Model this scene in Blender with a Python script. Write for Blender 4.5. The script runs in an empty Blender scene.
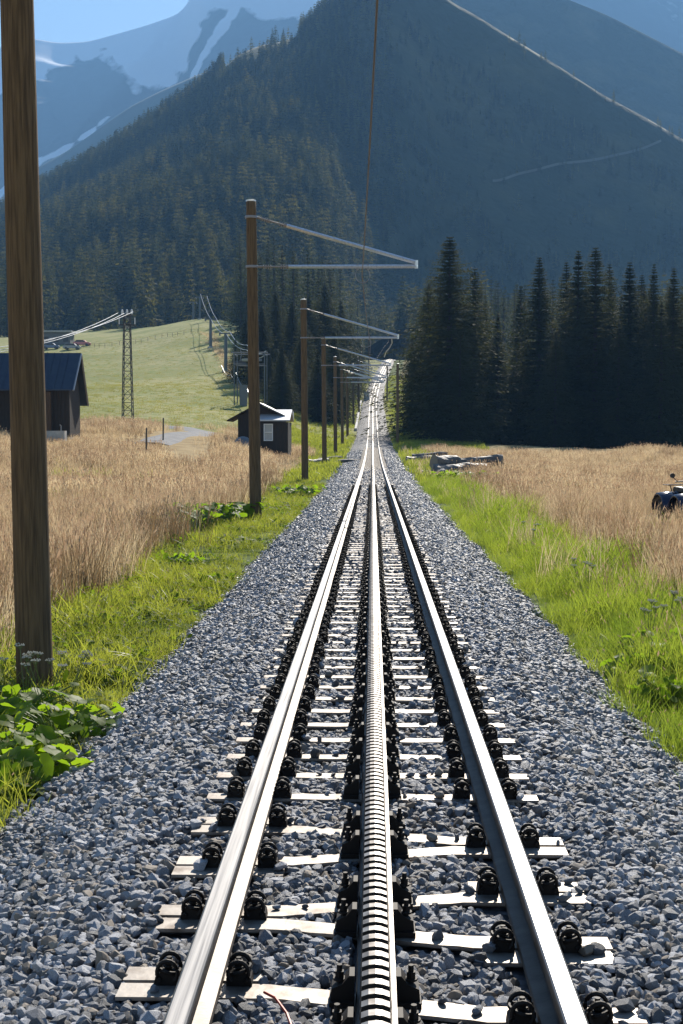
import bpy, bmesh, math, random
import numpy as np
from mathutils import Vector, Matrix, Euler, noise
R = math.radians
random.seed(7); rng = np.random.default_rng(11)
S = bpy.context.scene
COL = S.collection

# ------------------------------------------------------------------ camera, world, sun, exposure
CAMZ = 1.57                                  # rail head is z = 0
PITCH, YAW = R(3.07), R(1.27)
F = 1400.0
cam = bpy.data.cameras.new('camera'); camo = bpy.data.objects.new('camera', cam); COL.objects.link(camo)
camo.location = (0, 0, CAMZ); camo.rotation_euler = (R(90) - PITCH, 0, YAW)
cam.sensor_fit = 'VERTICAL'; cam.sensor_height = 36; cam.lens = F / 1024 * 36
cam.clip_start = 0.1; cam.clip_end = 20000
S.camera = camo
SUN_EL, SUN_AZ = R(33), R(10)                # azimuth measured to the right of the track direction (+y)
w = bpy.data.worlds.new('World'); S.world = w; w.use_nodes = True
nt = w.node_tree
sky = nt.nodes.new('ShaderNodeTexSky'); sky.sky_type = 'NISHITA'; sky.sun_disc = False
sky.sun_elevation = SUN_EL; sky.sun_rotation = SUN_AZ
sky.altitude = 1500; sky.air_density = 1.3; sky.dust_density = 0.3; sky.ozone_density = 1.5
nt.links.new(sky.outputs[0], nt.nodes['Background'].inputs[0])
nt.nodes['Background'].inputs[1].default_value = 0.06
sl = bpy.data.lights.new('sun', 'SUN'); sl.energy = 5.0; sl.angle = R(0.5); sl.color = (1.0, 0.92, 0.80)
so = bpy.data.objects.new('sun', sl); COL.objects.link(so)
sdir = Vector((math.sin(SUN_AZ) * math.cos(SUN_EL), math.cos(SUN_AZ) * math.cos(SUN_EL), math.sin(SUN_EL)))
so.rotation_euler = (-sdir).to_track_quat('-Z', 'Y').to_euler()
S.view_settings.view_transform = 'Standard'; S.view_settings.look = 'None'
S.view_settings.exposure = 0.88; S.view_settings.gamma = 1
S.view_settings.use_curve_mapping = False
S.render.engine = 'CYCLES'
S.cycles.max_bounces = 6; S.cycles.diffuse_bounces = 2; S.cycles.glossy_bounces = 2
S.cycles.transmission_bounces = 4; S.cycles.transparent_max_bounces = 8; S.cycles.volume_bounces = 0
S.cycles.use_denoising = True; S.cycles.caustics_reflective = False; S.cycles.caustics_refractive = False
HAZE_DENSITY = 0.000155
HAZE_COLOR = (0.24, 0.53, 1.0)
HAZE_G = 0.25

# ------------------------------------------------------------------ helpers
_cm = (Matrix.Translation((0, 0, CAMZ)) @ Euler((R(90) - PITCH, 0, YAW)).to_matrix().to_4x4())
def W(px, py, d):                            # world point at depth y = d seen at a pixel of the photograph (used to read off real positions)
    v = _cm.to_3x3() @ Vector(((px - 341.5) / F, -(py - 512) / F, -1))
    return Vector((0, 0, CAMZ)) + v * (d / v.y)
def X(px, d): return W(px, 437, d).x

def tag(o, label=None, cat=None, group=None, kind=None):
    if label: o['label'] = label
    if cat: o['category'] = cat
    if group: o['group'] = group
    if kind: o['kind'] = kind
    return o
def link(o, parent=None):
    COL.objects.link(o)
    if parent is not None: o.parent = parent
    return o
def empty(name, loc=(0, 0, 0), rz=0.0):
    o = bpy.data.objects.new(name, None); o.location = loc; o.rotation_euler = (0, 0, rz); o.empty_display_size = .2
    return link(o)
def npmesh(name, V, Fs, mats=(), mi=None, smooth=False):
    """V (n,3); Fs (m,3) or (m,4) array, or a list of tuples"""
    me = bpy.data.meshes.new(name)
    if isinstance(Fs, np.ndarray):
        m, k = Fs.shape
        me.vertices.add(len(V)); me.vertices.foreach_set('co', np.asarray(V, np.float32).ravel())
        me.loops.add(m * k); me.loops.foreach_set('vertex_index', Fs.astype(np.int32).ravel())
        me.polygons.add(m); me.polygons.foreach_set('loop_start', np.arange(0, m * k, k, dtype=np.int32))
        me.update(calc_edges=True); me.validate()
    else:
        me.from_pydata([tuple(map(float, v)) for v in V], [], [tuple(f) for f in Fs]); me.update()
    for m_ in mats: me.materials.append(m_)
    if mi is not None: me.polygons.foreach_set('material_index', np.asarray(mi, np.int32))
    if smooth: me.polygons.foreach_set('use_smooth', np.ones(len(me.polygons), bool))
    return me
class MB:
    """collects simple solids for ONE mesh"""
    def __init__(s): s.v = []; s.f = []; s.m = []; s.cur = 0
    def add(s, V, Fs):
        n = len(s.v); s.v += [tuple(v) for v in V]; s.f += [tuple(i + n for i in f) for f in Fs]; s.m += [s.cur] * len(Fs)
    def box(s, x0, x1, y0, y1, z0, z1, M=None, jit=0):
        V = [Vector(p) for p in ((x0,y0,z0),(x1,y0,z0),(x1,y1,z0),(x0,y1,z0),(x0,y0,z1),(x1,y0,z1),(x1,y1,z1),(x0,y1,z1))]
        if M is not None: V = [M @ v for v in V]
        s.add(V, [(0,3,2,1),(4,5,6,7),(0,1,5,4),(1,2,6,5),(2,3,7,6),(3,0,4,7)])
    def tube(s, pts, rad, n=8, caps=True):
        pts = [Vector(p) for p in pts]
        rr = rad if hasattr(rad, '__len__') else [rad] * len(pts)
        V = []; Fs = []
        for i, p in enumerate(pts):
            a = pts[max(0, i - 1)]; b = pts[min(len(pts) - 1, i + 1)]
            t = (b - a).normalized(); up = Vector((0, 0, 1)) if abs(t.z) < .9 else Vector((1, 0, 0))
            x = t.cross(up).normalized(); y = x.cross(t)
            for k in range(n):
                c = 2 * math.pi * k / n
                V.append(p + (x * math.cos(c) + y * math.sin(c)) * rr[i])
        for i in range(len(pts) - 1):
            for k in range(n):
                Fs.append((i*n+k, i*n+(k+1) % n, (i+1)*n+(k+1) % n, (i+1)*n+k))
        if caps: Fs.append(tuple(range(n))[::-1]); Fs.append(tuple(range((len(pts)-1)*n, len(pts)*n)))
        s.add(V, Fs)
    def prism(s, poly, y0, y1, M=None):      # polygon in x,z extruded along y
        n = len(poly); V = [Vector((p[0], y0, p[1])) for p in poly] + [Vector((p[0], y1, p[1])) for p in poly]
        if M is not None: V = [M @ v for v in V]
        s.add(V, [tuple(range(n)), tuple(range(2*n-1, n-1, -1))] + [(i, i+n, (i+1) % n+n, (i+1) % n) for i in range(n)])
    def mesh(s, name, mats, smooth=False):
        me = npmesh(name, s.v, s.f, mats if isinstance(mats, (list, tuple)) else [mats], s.m)
        bm = bmesh.new(); bm.from_mesh(me); bmesh.ops.recalc_face_normals(bm, faces=bm.faces); bm.to_mesh(me); bm.free()
        if smooth: me.polygons.foreach_set('use_smooth', np.ones(len(me.polygons), bool))
        return me
    def build(s, name, mats, parent=None, smooth=False, bevel=0):
        o = bpy.data.objects.new(name, s.mesh(name, mats, smooth)); link(o, parent)
        if bevel:
            b = o.modifiers.new('bevel', 'BEVEL'); b.width = bevel; b.segments = 2; b.limit_method = 'ANGLE'
        return o
def obj(name, me, parent=None): return link(bpy.data.objects.new(name, me), parent)

def kids(o): return [c for c in ALLKIDS.get(o, [])]
ALLKIDS = {}
def copy_tree(o, parent=None, linkit=True):
    c = o.copy(); COL.objects.link(c)
    if parent is not None: c.parent = parent
    for ch in list(o.children): copy_tree(ch, c)
    return c

# ---- materials
def mat(name, col, rough=.8, metal=0, col2=None, nscale=5, ndetail=6, bump=0, bscale=None, stretch=None, rnd=0, spec=None, coord='Object', ramp=(.35, .65), bdist=.02):
    m = bpy.data.materials.new(name); m.use_nodes = True
    N = m.node_tree.nodes; L = m.node_tree.links; b = N['Principled BSDF']
    b.inputs['Base Color'].default_value = (*col, 1); b.inputs['Roughness'].default_value = rough; b.inputs['Metallic'].default_value = metal
    if spec is not None: b.inputs['Specular IOR Level'].default_value = spec
    tc = N.new('ShaderNodeTexCoord'); mp = N.new('ShaderNodeMapping'); L.new(tc.outputs[coord], mp.inputs[0])
    if stretch: mp.inputs['Scale'].default_value = stretch
    out = None
    if col2 is not None:
        n = N.new('ShaderNodeTexNoise'); n.inputs['Scale'].default_value = nscale; n.inputs['Detail'].default_value = ndetail
        L.new(mp.outputs[0], n.inputs['Vector'])
        r = N.new('ShaderNodeMapRange'); r.inputs[1].default_value = ramp[0]; r.inputs[2].default_value = ramp[1]
        L.new(n.outputs[0], r.inputs[0])
        mx = N.new('ShaderNodeMix'); mx.data_type = 'RGBA'; mx.inputs[6].default_value = (*col, 1); mx.inputs[7].default_value = (*col2, 1)
        L.new(r.outputs[0], mx.inputs[0]); out = mx.outputs[2]
    if rnd:
        oi = N.new('ShaderNodeObjectInfo'); r2 = N.new('ShaderNodeMapRange'); r2.inputs[3].default_value = 1 - rnd; r2.inputs[4].default_value = 1 + rnd
        L.new(oi.outputs['Random'], r2.inputs[0])
        hs = N.new('ShaderNodeHueSaturation'); L.new(r2.outputs[0], hs.inputs['Value'])
        if out is not None: L.new(out, hs.inputs['Color'])
        else: hs.inputs['Color'].default_value = (*col, 1)
        out = hs.outputs[0]
    if out is not None: L.new(out, b.inputs['Base Color'])
    if bump:
        n2 = N.new('ShaderNodeTexNoise'); n2.inputs['Scale'].default_value = bscale or nscale; n2.inputs['Detail'].default_value = 8
        L.new(mp.outputs[0], n2.inputs['Vector'])
        bp = N.new('ShaderNodeBump'); bp.inputs['Strength'].default_value = bump; bp.inputs['Distance'].default_value = bdist
        L.new(n2.outputs[0], bp.inputs['Height']); L.new(bp.outputs[0], b.inputs['Normal'])
    return m
def leafmat(name, c1, c2, trans=.5, rough=.5, tcol=None, nscale=1.5, spec=.3):
    """foliage: diffuse + translucent; colour runs between c1 and c2 per copy and by a coarse noise"""
    m = bpy.data.materials.new(name); m.use_nodes = True
    N = m.node_tree.nodes; L = m.node_tree.links; b = N['Principled BSDF']; o = N['Material Output']
    b.inputs['Roughness'].default_value = rough; b.inputs['Specular IOR Level'].default_value = spec
    oi = N.new('ShaderNodeObjectInfo'); geo = N.new('ShaderNodeNewGeometry')
    n = N.new('ShaderNodeTexNoise'); n.inputs['Scale'].default_value = nscale; n.inputs['Detail'].default_value = 3
    L.new(geo.outputs['Position'], n.inputs['Vector'])
    a = N.new('ShaderNodeMath'); a.operation = 'MULTIPLY_ADD'; a.inputs[1].default_value = .5
    L.new(oi.outputs['Random'], a.inputs[0])
    sb = N.new('ShaderNodeMapRange'); sb.inputs[1].default_value = .3; sb.inputs[2].default_value = .7; sb.inputs[4].default_value = .6
    L.new(n.outputs[0], sb.inputs[0]); L.new(sb.outputs[0], a.inputs[2])
    mx = N.new('ShaderNodeMix'); mx.data_type = 'RGBA'; mx.inputs[6].default_value = (*c1, 1); mx.inputs[7].default_value = (*c2, 1)
    L.new(a.outputs[0], mx.inputs[0]); L.new(mx.outputs[2], b.inputs['Base Color'])
    t = N.new('ShaderNodeBsdfTranslucent')
    tint = N.new('ShaderNodeMix'); tint.data_type = 'RGBA'; tint.blend_type = 'MULTIPLY'; tint.inputs[0].default_value = 1
    L.new(mx.outputs[2], tint.inputs[6]); tint.inputs[7].default_value = (*(tcol or (1, 1, 1)), 1)
    L.new(tint.outputs[2], t.inputs[0])
    ms = N.new('ShaderNodeMixShader'); ms.inputs[0].default_value = trans
    L.new(b.outputs[0], ms.inputs[1]); L.new(t.outputs[0], ms.inputs[2]); L.new(ms.outputs[0], o.inputs[0])
    return m

# ------------------------------------------------------------------ track and terrain heights (metres)
def gsmooth(a, s):
    k = np.arange(-int(3*s), int(3*s)+1); g = np.exp(-k**2/(2*s*s)); g /= g.sum()
    return np.convolve(np.pad(a, len(k)//2, mode='edge'), g, 'valid')
_dg = np.arange(-300, 701, 1.0)
_zt = gsmooth(np.interp(_dg, [-300, 75, 98, 120, 140, 160, 185, 210, 235, 270, 300, 350, 400, 420, 440, 470, 520, 700],
                        [0, 0, .22, .57, 1.17, 1.87, 3.4, 5.3, 7.1, 10.1, 13.0, 18.2, 23.6, 24.9, 25.2, 24.0, 20, 15]), 8)
_xt = gsmooth(np.interp(_dg, [-300, 235, 270, 300, 350, 400, 440, 700], [.01, .01, .4, .95, 2.7, 4.6, 6.6, 20]), 8)
def zt(d): return np.interp(d, _dg, _zt)
def xt(d): return np.interp(d, _dg, _xt)
def off(d): return np.interp(d, [0, 40, 80, 200, 400], [.53, .53, .34, .34, .3])
_cols = np.array([-900, -372, -240, -172, -130, -70, -15, 15, 70, 190, 311, 900]) / 1400.
_rows = np.array([-50, 0, 35, 60, 90, 130, 180, 240, 300, 350, 400, 450, 520, 650, 800])
_tz = np.array([                              # relative to the eye
 [-2.1]*12, [-2.1]*12, [-2.1]*12,
 [-1.2,-1.5,-1.6,-1.65,-1.7,-1.8,-1.9,-1.9,-1.95,-1.95,-1.95,-1.9],
 [.6,.3,0,-.3,-.6,-1.3,-1.7,-1.7,-1.7,-1.8,-1.8,-1.7],
 [2.5,1.5,1.3,.9,.6,0,-.8,-.8,-1.3,-1.4,-1.5,-1.2],
 [6,4.5,5,5,4.5,2.6,1.3,1.3,.4,-1,-1.1,.5],
 [11,9,10.3,11,11,8,5.5,5.5,4,2,2,5],
 [16,15.5,17.6,20,19.5,14.5,11.5,11.5,9.5,7,7,10],
 [22,22,24.8,28.5,27,20.5,17,17,15,12,12,14],
 [27,28,30,34,32,26,22,22,20,17,17,20],
 [34,33,34.5,36,34,28,23,23,23,23,24,30],
 [42,39,39,38,36,31,27,27,26,25,25,32],
 [60,57,56,54,50,45,38,37,33,30,30,38],
 [80,80,80,80,75,60,48,45,38,36,36,45]], float)
_fd = np.arange(-50, 801, 5.0); _fu = np.arange(-.64, .641, .01)
_t1 = np.array([np.interp(_fd, _rows, _tz[:, j]) for j in range(len(_cols))])            # cols x fd
_tab = np.array([np.interp(_fu, _cols, _t1[:, i]) for i in range(len(_fd))])              # fd x fu
for _ in range(3):
    p = np.pad(_tab, 1, mode='edge'); _tab = (p[:-2, 1:-1] + p[2:, 1:-1] + p[1:-1, :-2] + p[1:-1, 2:] + 2*_tab) / 6
def table(x, y):
    x, y = np.broadcast_arrays(np.asarray(x, float), np.asarray(y, float)); x = np.asarray(x, float); y = np.asarray(y, float)
    u = np.clip(x / np.maximum(y, 25), -.639, .639); d = np.clip(y, -49.9, 799.9)
    fi = (d - _fd[0]) / 5; fj = (u - _fu[0]) / .01
    i = np.minimum(fi.astype(int), len(_fd)-2); j = np.minimum(fj.astype(int), len(_fu)-2); a = fi - i; b = fj - j
    return (_tab[i, j]*(1-a)*(1-b) + _tab[i+1, j]*a*(1-b) + _tab[i, j+1]*(1-a)*b + _tab[i+1, j+1]*a*b) + CAMZ
def sstep(a, b, v): t = np.clip((v - a) / (b - a), 0, 1); return t*t*(3-2*t)
def ground(x, y):
    x = np.asarray(x, float); y = np.asarray(y, float)
    dx = np.abs(x - xt(y)); c = zt(y) - off(y)
    wv = sstep(2.6, 11, dx)
    bump = .06*np.sin(x*.9+.7*np.sin(y*.31)) * np.sin(y*.53+1.3) + .13*np.sin(x*.21+y*.17) * sstep(3, 15, dx) + .25*np.sin(x*.07+1)*np.sin(y*.06)*sstep(20, 60, y)*sstep(3, 20, dx)
    z = c*(1-wv) + (table(x, y) + bump*sstep(0, 1, wv))*wv
    return z - .12*(1-sstep(1.7, 2.1, dx))      # sunk under the ballast
def gz(x, y): return float(ground(x, y))

# attribute masks for the ground material: green strip by the line, dry meadow, far pasture
def fbm(x, y, s, seed=0):
    v = np.zeros_like(x, float); a = 1
    r = np.random.default_rng(seed)
    for k in range(5):
        p = r.uniform(0, 6.3, 4); th = r.uniform(0, 3.14)
        xx = x*math.cos(th)+y*math.sin(th); yy = -x*math.sin(th)+y*math.cos(th)
        v += a*(np.sin(xx*s+p[0]+1.7*np.sin(yy*s*.7+p[1]))*np.sin(yy*s+p[2]+1.3*np.sin(xx*s*.6+p[3])))
        a *= .6; s *= 1.9
    return v
def greenness(x, y):                           # 1 on the green strip, 0 in the dry meadow
    dx = x - xt(y); b = .35*fbm(x, y, .35, 3)
    lim = np.where(dx < 0, 3.9 + .006*np.clip(y, 0, 100) + .7*b, 3.6 + .009*np.clip(y, 0, 100) + .9*b)
    g = 1 - sstep(-.25, .25, np.abs(dx) - lim)
    far = sstep(118, 138, y + 6*fbm(x, y, .03, 5)) * (dx < 0)
    farr = sstep(100, 170, y) * (dx >= 0)*.5
    return np.clip(np.maximum(np.maximum(g, far), farr), 0, 1)

# ------------------------------------------------------------------ ground
def groundmat():
    m = bpy.data.materials.new('meadow_ground'); m.use_nodes = True
    N = m.node_tree.nodes; L = m.node_tree.links; b = N['Principled BSDF']; b.inputs['Roughness'].default_value = .95; b.inputs['Specular IOR Level'].default_value = .1
    geo = N.new('ShaderNodeNewGeometry'); at = N.new('ShaderNodeAttribute'); at.attribute_name = 'green'; af = N.new('ShaderNodeAttribute'); af.attribute_name = 'pasture'
    def noi(s, d=8):
        n = N.new('ShaderNodeTexNoise'); n.inputs['Scale'].default_value = s; n.inputs['Detail'].default_value = d; L.new(geo.outputs['Position'], n.inputs['Vector']); return n.outputs[0]
    def rng_(i, a, c):
        r = N.new('ShaderNodeMapRange'); r.inputs[1].default_value = a; r.inputs[2].default_value = c; L.new(i, r.inputs[0]); return r.outputs[0]
    def mix(f, a, c):
        x = N.new('ShaderNodeMix'); x.data_type = 'RGBA'
        for i, v in ((0, f), (6, a), (7, c)):
            if isinstance(v, tuple): x.inputs[i].default_value = (*v, 1)
            else: L.new(v, x.inputs[i])
        return x.outputs[2]
    dry = mix(rng_(noi(.8), .35, .65), (.30, .21, .10), (.42, .31, .16))
    grn = mix(rng_(noi(3), .35, .65), (.055, .09, .018), (.11, .15, .03))
    pas = mix(rng_(noi(.045, 10), .4, .62), (.25, .25, .08), (.36, .33, .14))
    pas = mix(rng_(noi(.6, 6), .45, .75), pas, (.16, .22, .05))
    c = mix(at.outputs['Fac'], dry, grn); c = mix(af.outputs['Fac'], c, pas)
    L.new(c, b.inputs['Base Color'])
    bp = N.new('ShaderNodeBump'); bp.inputs['Strength'].default_value = .6; bp.inputs['Distance'].default_value = .15
    L.new(noi(2.5, 10), bp.inputs['Height']); L.new(bp.outputs[0], b.inputs['Normal'])
    return m
gx = np.sinh(np.linspace(-6.2, 6.2, 281)) * 3.0
gy = np.concatenate([np.arange(-300, -20, 20), np.arange(-20, 60, .8), np.arange(60, 160, 1.6), np.arange(160, 420, 3), np.arange(420, 780, 8)])
GX, GY = np.meshgrid(gx, gy); GZ = ground(GX, GY)
n0, n1 = GX.shape
idx = np.arange(n0*n1).reshape(n0, n1)
quads = np.stack([idx[:-1, :-1], idx[:-1, 1:], idx[1:, 1:], idx[1:, :-1]], -1).reshape(-1, 4)
me = npmesh('ground', np.stack([GX, GY, GZ], -1).reshape(-1, 3), quads, [groundmat()], smooth=True)
g = greenness(GX, GY).ravel()
me.attributes.new('green', 'FLOAT', 'POINT').data.foreach_set('value', g.astype(np.float32))
pz = (sstep(112, 135, GY + 5*fbm(GX, GY, .03, 5)) * (GX < 3)).ravel()
me.attributes.new('pasture', 'FLOAT', 'POINT').data.foreach_set('value', pz.astype(np.float32))
tag(obj('ground', me), kind='structure')

# ------------------------------------------------------------------ mountains
def interp_sil(px, pts):
    a = np.array(pts, float); return np.interp(px, a[:, 0], a[:, 1])
def nz(x, y, s, oct=6, seed=0.0, rid=False):
    out = np.empty(x.size)
    xf = x.ravel(); yf = y.ravel()
    for i in range(x.size):
        v = Vector((xf[i]*s+seed, yf[i]*s, seed))
        out[i] = noise.ridged_multi_fractal(v, 1.0, 2.1, oct, 1.0, 2.0) if rid else noise.fractal(v, 1.0, 2.1, oct)
    return out.reshape(x.shape)
SIL_A = [(-900,330),(-300,290),(-100,262),(0,222),(40,198),(75,180),(110,158),(150,130),(185,108),(222,78),(232,62),(262,49),(285,46),(305,36),(330,14),(345,2),(370,-25),(400,-38),(430,-18),(445,-2),(470,11),(500,30),(560,66),(600,92),(640,113),(683,138),(760,165),(900,190),(1500,230)]
SIL_B = [(200,120),(300,60),(420,-5),(480,-22),(545,0),(600,22),(640,42),(683,64),(760,95),(1000,150),(1500,200)]
SIL_C = [(-700,90),(-300,80),(0,52),(35,42),(60,47),(90,46),(110,41),(150,30),(185,18),(190,8),(196,-2),(205,-14),(225,-20),(300,-45),(450,-70),(600,-60),(683,-20),(760,10),(1000,60),(1500,120)]
SIL_D = [(-700,300),(-200,240),(0,200),(40,166),(70,150),(100,129),(130,108),(160,93),(200,76),(240,62),(300,50),(400,50),(600,90),(1000,150)]
def smooth_sil(px, sil, s=6):
    g_ = np.arange(-950, 1550, 1.0); v = gsmooth(interp_sil(g_, sil), s); return np.interp(px, g_, v)
def zA(px, d, sil=SIL_A, d0=440., dr=1050., z0=None, p=1.5, fall=.75, rnd=22.):
    """mountain flank: rises from d0 to the ridge at dr and falls away behind it"""
    zr = (437 - smooth_sil(px, sil)) / F * dr
    zb = (table(np.tan((px-372)/F)*d0, d0*np.ones_like(px)) - CAMZ - 3) if z0 is None else z0
    t = (d - d0) / (dr - d0)
    up = zb + (zr - zb) * np.clip(t, 0, 1)**p
    dn = zr - fall*(d - dr)
    k = rnd                                     # rounded crest
    h = np.clip(.5 + .5*(dn - np.where(t < 1, up, zr + 2*(d-dr)))/k, 0, 1)
    a = np.where(t < 1, up, zr + .8*(d-dr))
    return dn*(1-h) + a*h - k*h*(1-h)*.9
def flank(name, px0, px1, npx, ds, zfun, mats, label, attr=None):
    px = np.linspace(px0, px1, npx); P_, D_ = np.meshgrid(px, ds)
    Xw = (P_ - 372) / F * D_; Z = zfun(P_, D_, Xw) + CAMZ
    a, b = P_.shape; ix = np.arange(a*b).reshape(a, b)
    q = np.stack([ix[:-1, :-1], ix[:-1, 1:], ix[1:, 1:], ix[1:, :-1]], -1).reshape(-1, 4)
    me = npmesh(name, np.stack([Xw, D_, Z], -1).reshape(-1, 3), q, mats, smooth=True)
    if attr is not None: me.attributes.new('snow', 'FLOAT', 'POINT').data.foreach_set('value', attr(P_, D_, Z).astype(np.float32).ravel())
    o = obj(name, me); tag(o, label, None, None, 'structure'); return o
def hill_relief(P_, D_, Xw):
    t = np.clip((D_-500)/500, 0, 1)
    return (nz(Xw, D_, 1/160., 5, 3.1)*26 + nz(Xw, D_*.5, 1/60., 3, 8.)*5) * t*(1.15-t)*1.6
_pa = np.linspace(-900, 1500, 401); _da = np.concatenate([np.linspace(430, 1000, 77), np.linspace(1010, 1110, 14), np.linspace(1130, 1500, 8)])
_PA, _DA = np.meshgrid(_pa, _da); _XA = (_PA-372)/F*_DA
_D0 = 440 + 280*sstep(300, 450, _PA)
_ZA = zA(_PA, _DA, SIL_A, _D0, p=1.12 + .4*sstep(290, 400, _PA), rnd=22. + 14*sstep(380, 450, _PA)) + hill_relief(_PA, _DA, _XA)*(1-.65*sstep(300, 420, _PA))*np.clip((1075-_DA)/60, .45, 1)
def hillz(px, d):                              # bilinear lookup in the wooded mountain
    fj = np.clip((np.asarray(px)+900)/6.0, 0, 399.99); j = fj.astype(int); b = fj-j
    i = np.clip(np.searchsorted(_da, d)-1, 0, len(_da)-2); a = np.clip((d-_da[i])/(_da[i+1]-_da[i]), 0, 1)
    return _ZA[i, j]*(1-a)*(1-b)+_ZA[i+1, j]*a*(1-b)+_ZA[i, j+1]*(1-a)*b+_ZA[i+1, j+1]*a*b + CAMZ
hillm = mat('hillside', (.03, .038, .016), .95, col2=(.075, .075, .03), nscale=.02, ndetail=10, bump=.8, bscale=.15, coord='Object', spec=.1, ramp=(.45, .7), bdist=3)
me = npmesh('mountain', np.stack([_XA, _DA, _ZA+CAMZ], -1).reshape(-1, 3), (lambda ix: np.stack([ix[:-1, :-1], ix[:-1, 1:], ix[1:, 1:], ix[1:, :-1]], -1).reshape(-1, 4))(np.arange(_PA.size).reshape(_PA.shape)), [hillm, mat('sunlit_crest_grass', (.17, .155, .06), .95, col2=(.05, .06, .02), nscale=.05, bump=.5, bscale=.3, bdist=1.)], smooth=True)
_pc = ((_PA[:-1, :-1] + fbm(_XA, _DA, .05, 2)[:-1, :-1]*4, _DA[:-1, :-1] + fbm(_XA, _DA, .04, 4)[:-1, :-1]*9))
_cm_ = ((_pc[0] > 405) & (_pc[1] > 1043)) | ((_pc[0] > 226) & (_pc[0] < 288) & (_pc[1] > 990))  # bare paler grass; its colour also paints the sunlit rim of the ridge
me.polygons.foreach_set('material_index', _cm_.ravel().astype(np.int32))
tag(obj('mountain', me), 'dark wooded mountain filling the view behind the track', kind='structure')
flank('mountain', 200, 1500, 160, np.concatenate([np.linspace(1300, 1750, 40), np.linspace(1760, 1900, 12), [2100, 2400]]),
      lambda P_, D_, Xw: zA(P_, D_, SIL_B, 1250, 1800, 60., 1.4, .75, 12) + nz(Xw, D_, 1/300., 5, 5.)*18*np.clip((1750-D_)/400, 0, 1), [hillm], 'smooth shaded mountain ridge with a sunlit crest behind the wooded mountain')
ridgem = mat('far_ridge', (.07, .08, .05), .95, col2=(.14, .13, .10), nscale=.006, ndetail=8, spec=.1)
flank('mountain', -700, 1000, 220, np.concatenate([np.linspace(1500, 2200, 50), [2230, 2300, 2500]]),
      lambda P_, D_, Xw: zA(P_, D_, SIL_D, 1450, 2200, 100., 1.2, .8, 25) + nz(Xw, D_, 1/350., 6, 9., True)*22*np.clip((2180-D_)/300, 0, 1), [ridgem], 'blue hazy forested ridge in front of the snow massif')
def snowm():
    m = bpy.data.materials.new('snow_and_rock'); m.use_nodes = True
    N = m.node_tree.nodes; L = m.node_tree.links; b = N['Principled BSDF']; b.inputs['Roughness'].default_value = .9; b.inputs['Specular IOR Level'].default_value = .1
    at = N.new('ShaderNodeAttribute'); at.attribute_name = 'snow'
    tc = N.new('ShaderNodeTexCoord')
    n = N.new('ShaderNodeTexNoise'); n.inputs['Scale'].default_value = .006; n.inputs['Detail'].default_value = 10; L.new(tc.outputs['Object'], n.inputs['Vector'])
    r = N.new('ShaderNodeMath'); r.operation = 'MULTIPLY_ADD'; r.inputs[1].default_value = .5; L.new(n.outputs[0], r.inputs[0]); L.new(at.outputs['Fac'], r.inputs[2])
    c = N.new('ShaderNodeMapRange'); c.inputs[1].default_value = .64; c.inputs[2].default_value = .76; L.new(r.outputs[0], c.inputs[0])
    mx = N.new('ShaderNodeMix'); mx.data_type = 'RGBA'; mx.inputs[6].default_value = (.12, .11, .11, 1); mx.inputs[7].default_value = (.85, .87, .9, 1)
    L.new(c.outputs[0], mx.inputs[0]); L.new(mx.outputs[2], b.inputs['Base Color']); return m
def snowattr(P_, D_, Z):
    below = (437 - (Z-CAMZ)/D_*F) - smooth_sil(P_, SIL_C, 3)          # how far under the crest
    Xw = (P_-372)/F*D_
    n1 = nz(Xw, Z*1.3, 1/260., 6, 4.) ; n2 = nz(Xw + Z*.8, Z*.25, 1/70., 5, 7., True) - 1.0
    lim = 26 + 16*np.sin(P_*.045+.6) + .22*np.clip(P_-60, 0, 130) + 22*n1
    a = .62 - (below - lim)/45.
    st = (P_ - 232 + 1.0*(below-45)); a = np.maximum(a, .95 - np.abs(st)/22. - .012*np.clip(below-80, 0, 99))
    st2 = (P_ - 78 + 1.7*(below-98)); a = np.maximum(a, (.85 - np.abs(st2)/22.)*(below > 78))
    st3 = (P_ - 300 + .8*(below-70)); a = np.maximum(a, .7 - np.abs(st3)/26.)
    a = np.where(P_ > 480, .3, a)
    a = a - .7*np.exp(-((P_-208)/9.)**2)*np.exp(-np.clip(below, 0, 99)/14.)
    return np.clip(a, 0, 1)*.8 + .26*n1 - .16*n2 + .12*nz(Xw, Z, 1/60., 4, 11.)
flank('mountain', -300, 1000, 650, np.concatenate([np.linspace(2500, 3500, 150), np.linspace(3510, 3700, 12), [4000]]),
      lambda P_, D_, Xw: zA(P_, D_, SIL_C, 2400, 3500, 150., .95, .6, 15) + nz(Xw, D_, 1/420., 7, 2., True)*70*np.clip((3480-D_)/700, 0, 1) - 40*np.clip((3480-D_)/700, 0, 1),
      [snowm()], 'distant snow covered massif with rock faces and glaciers', snowattr)

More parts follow.
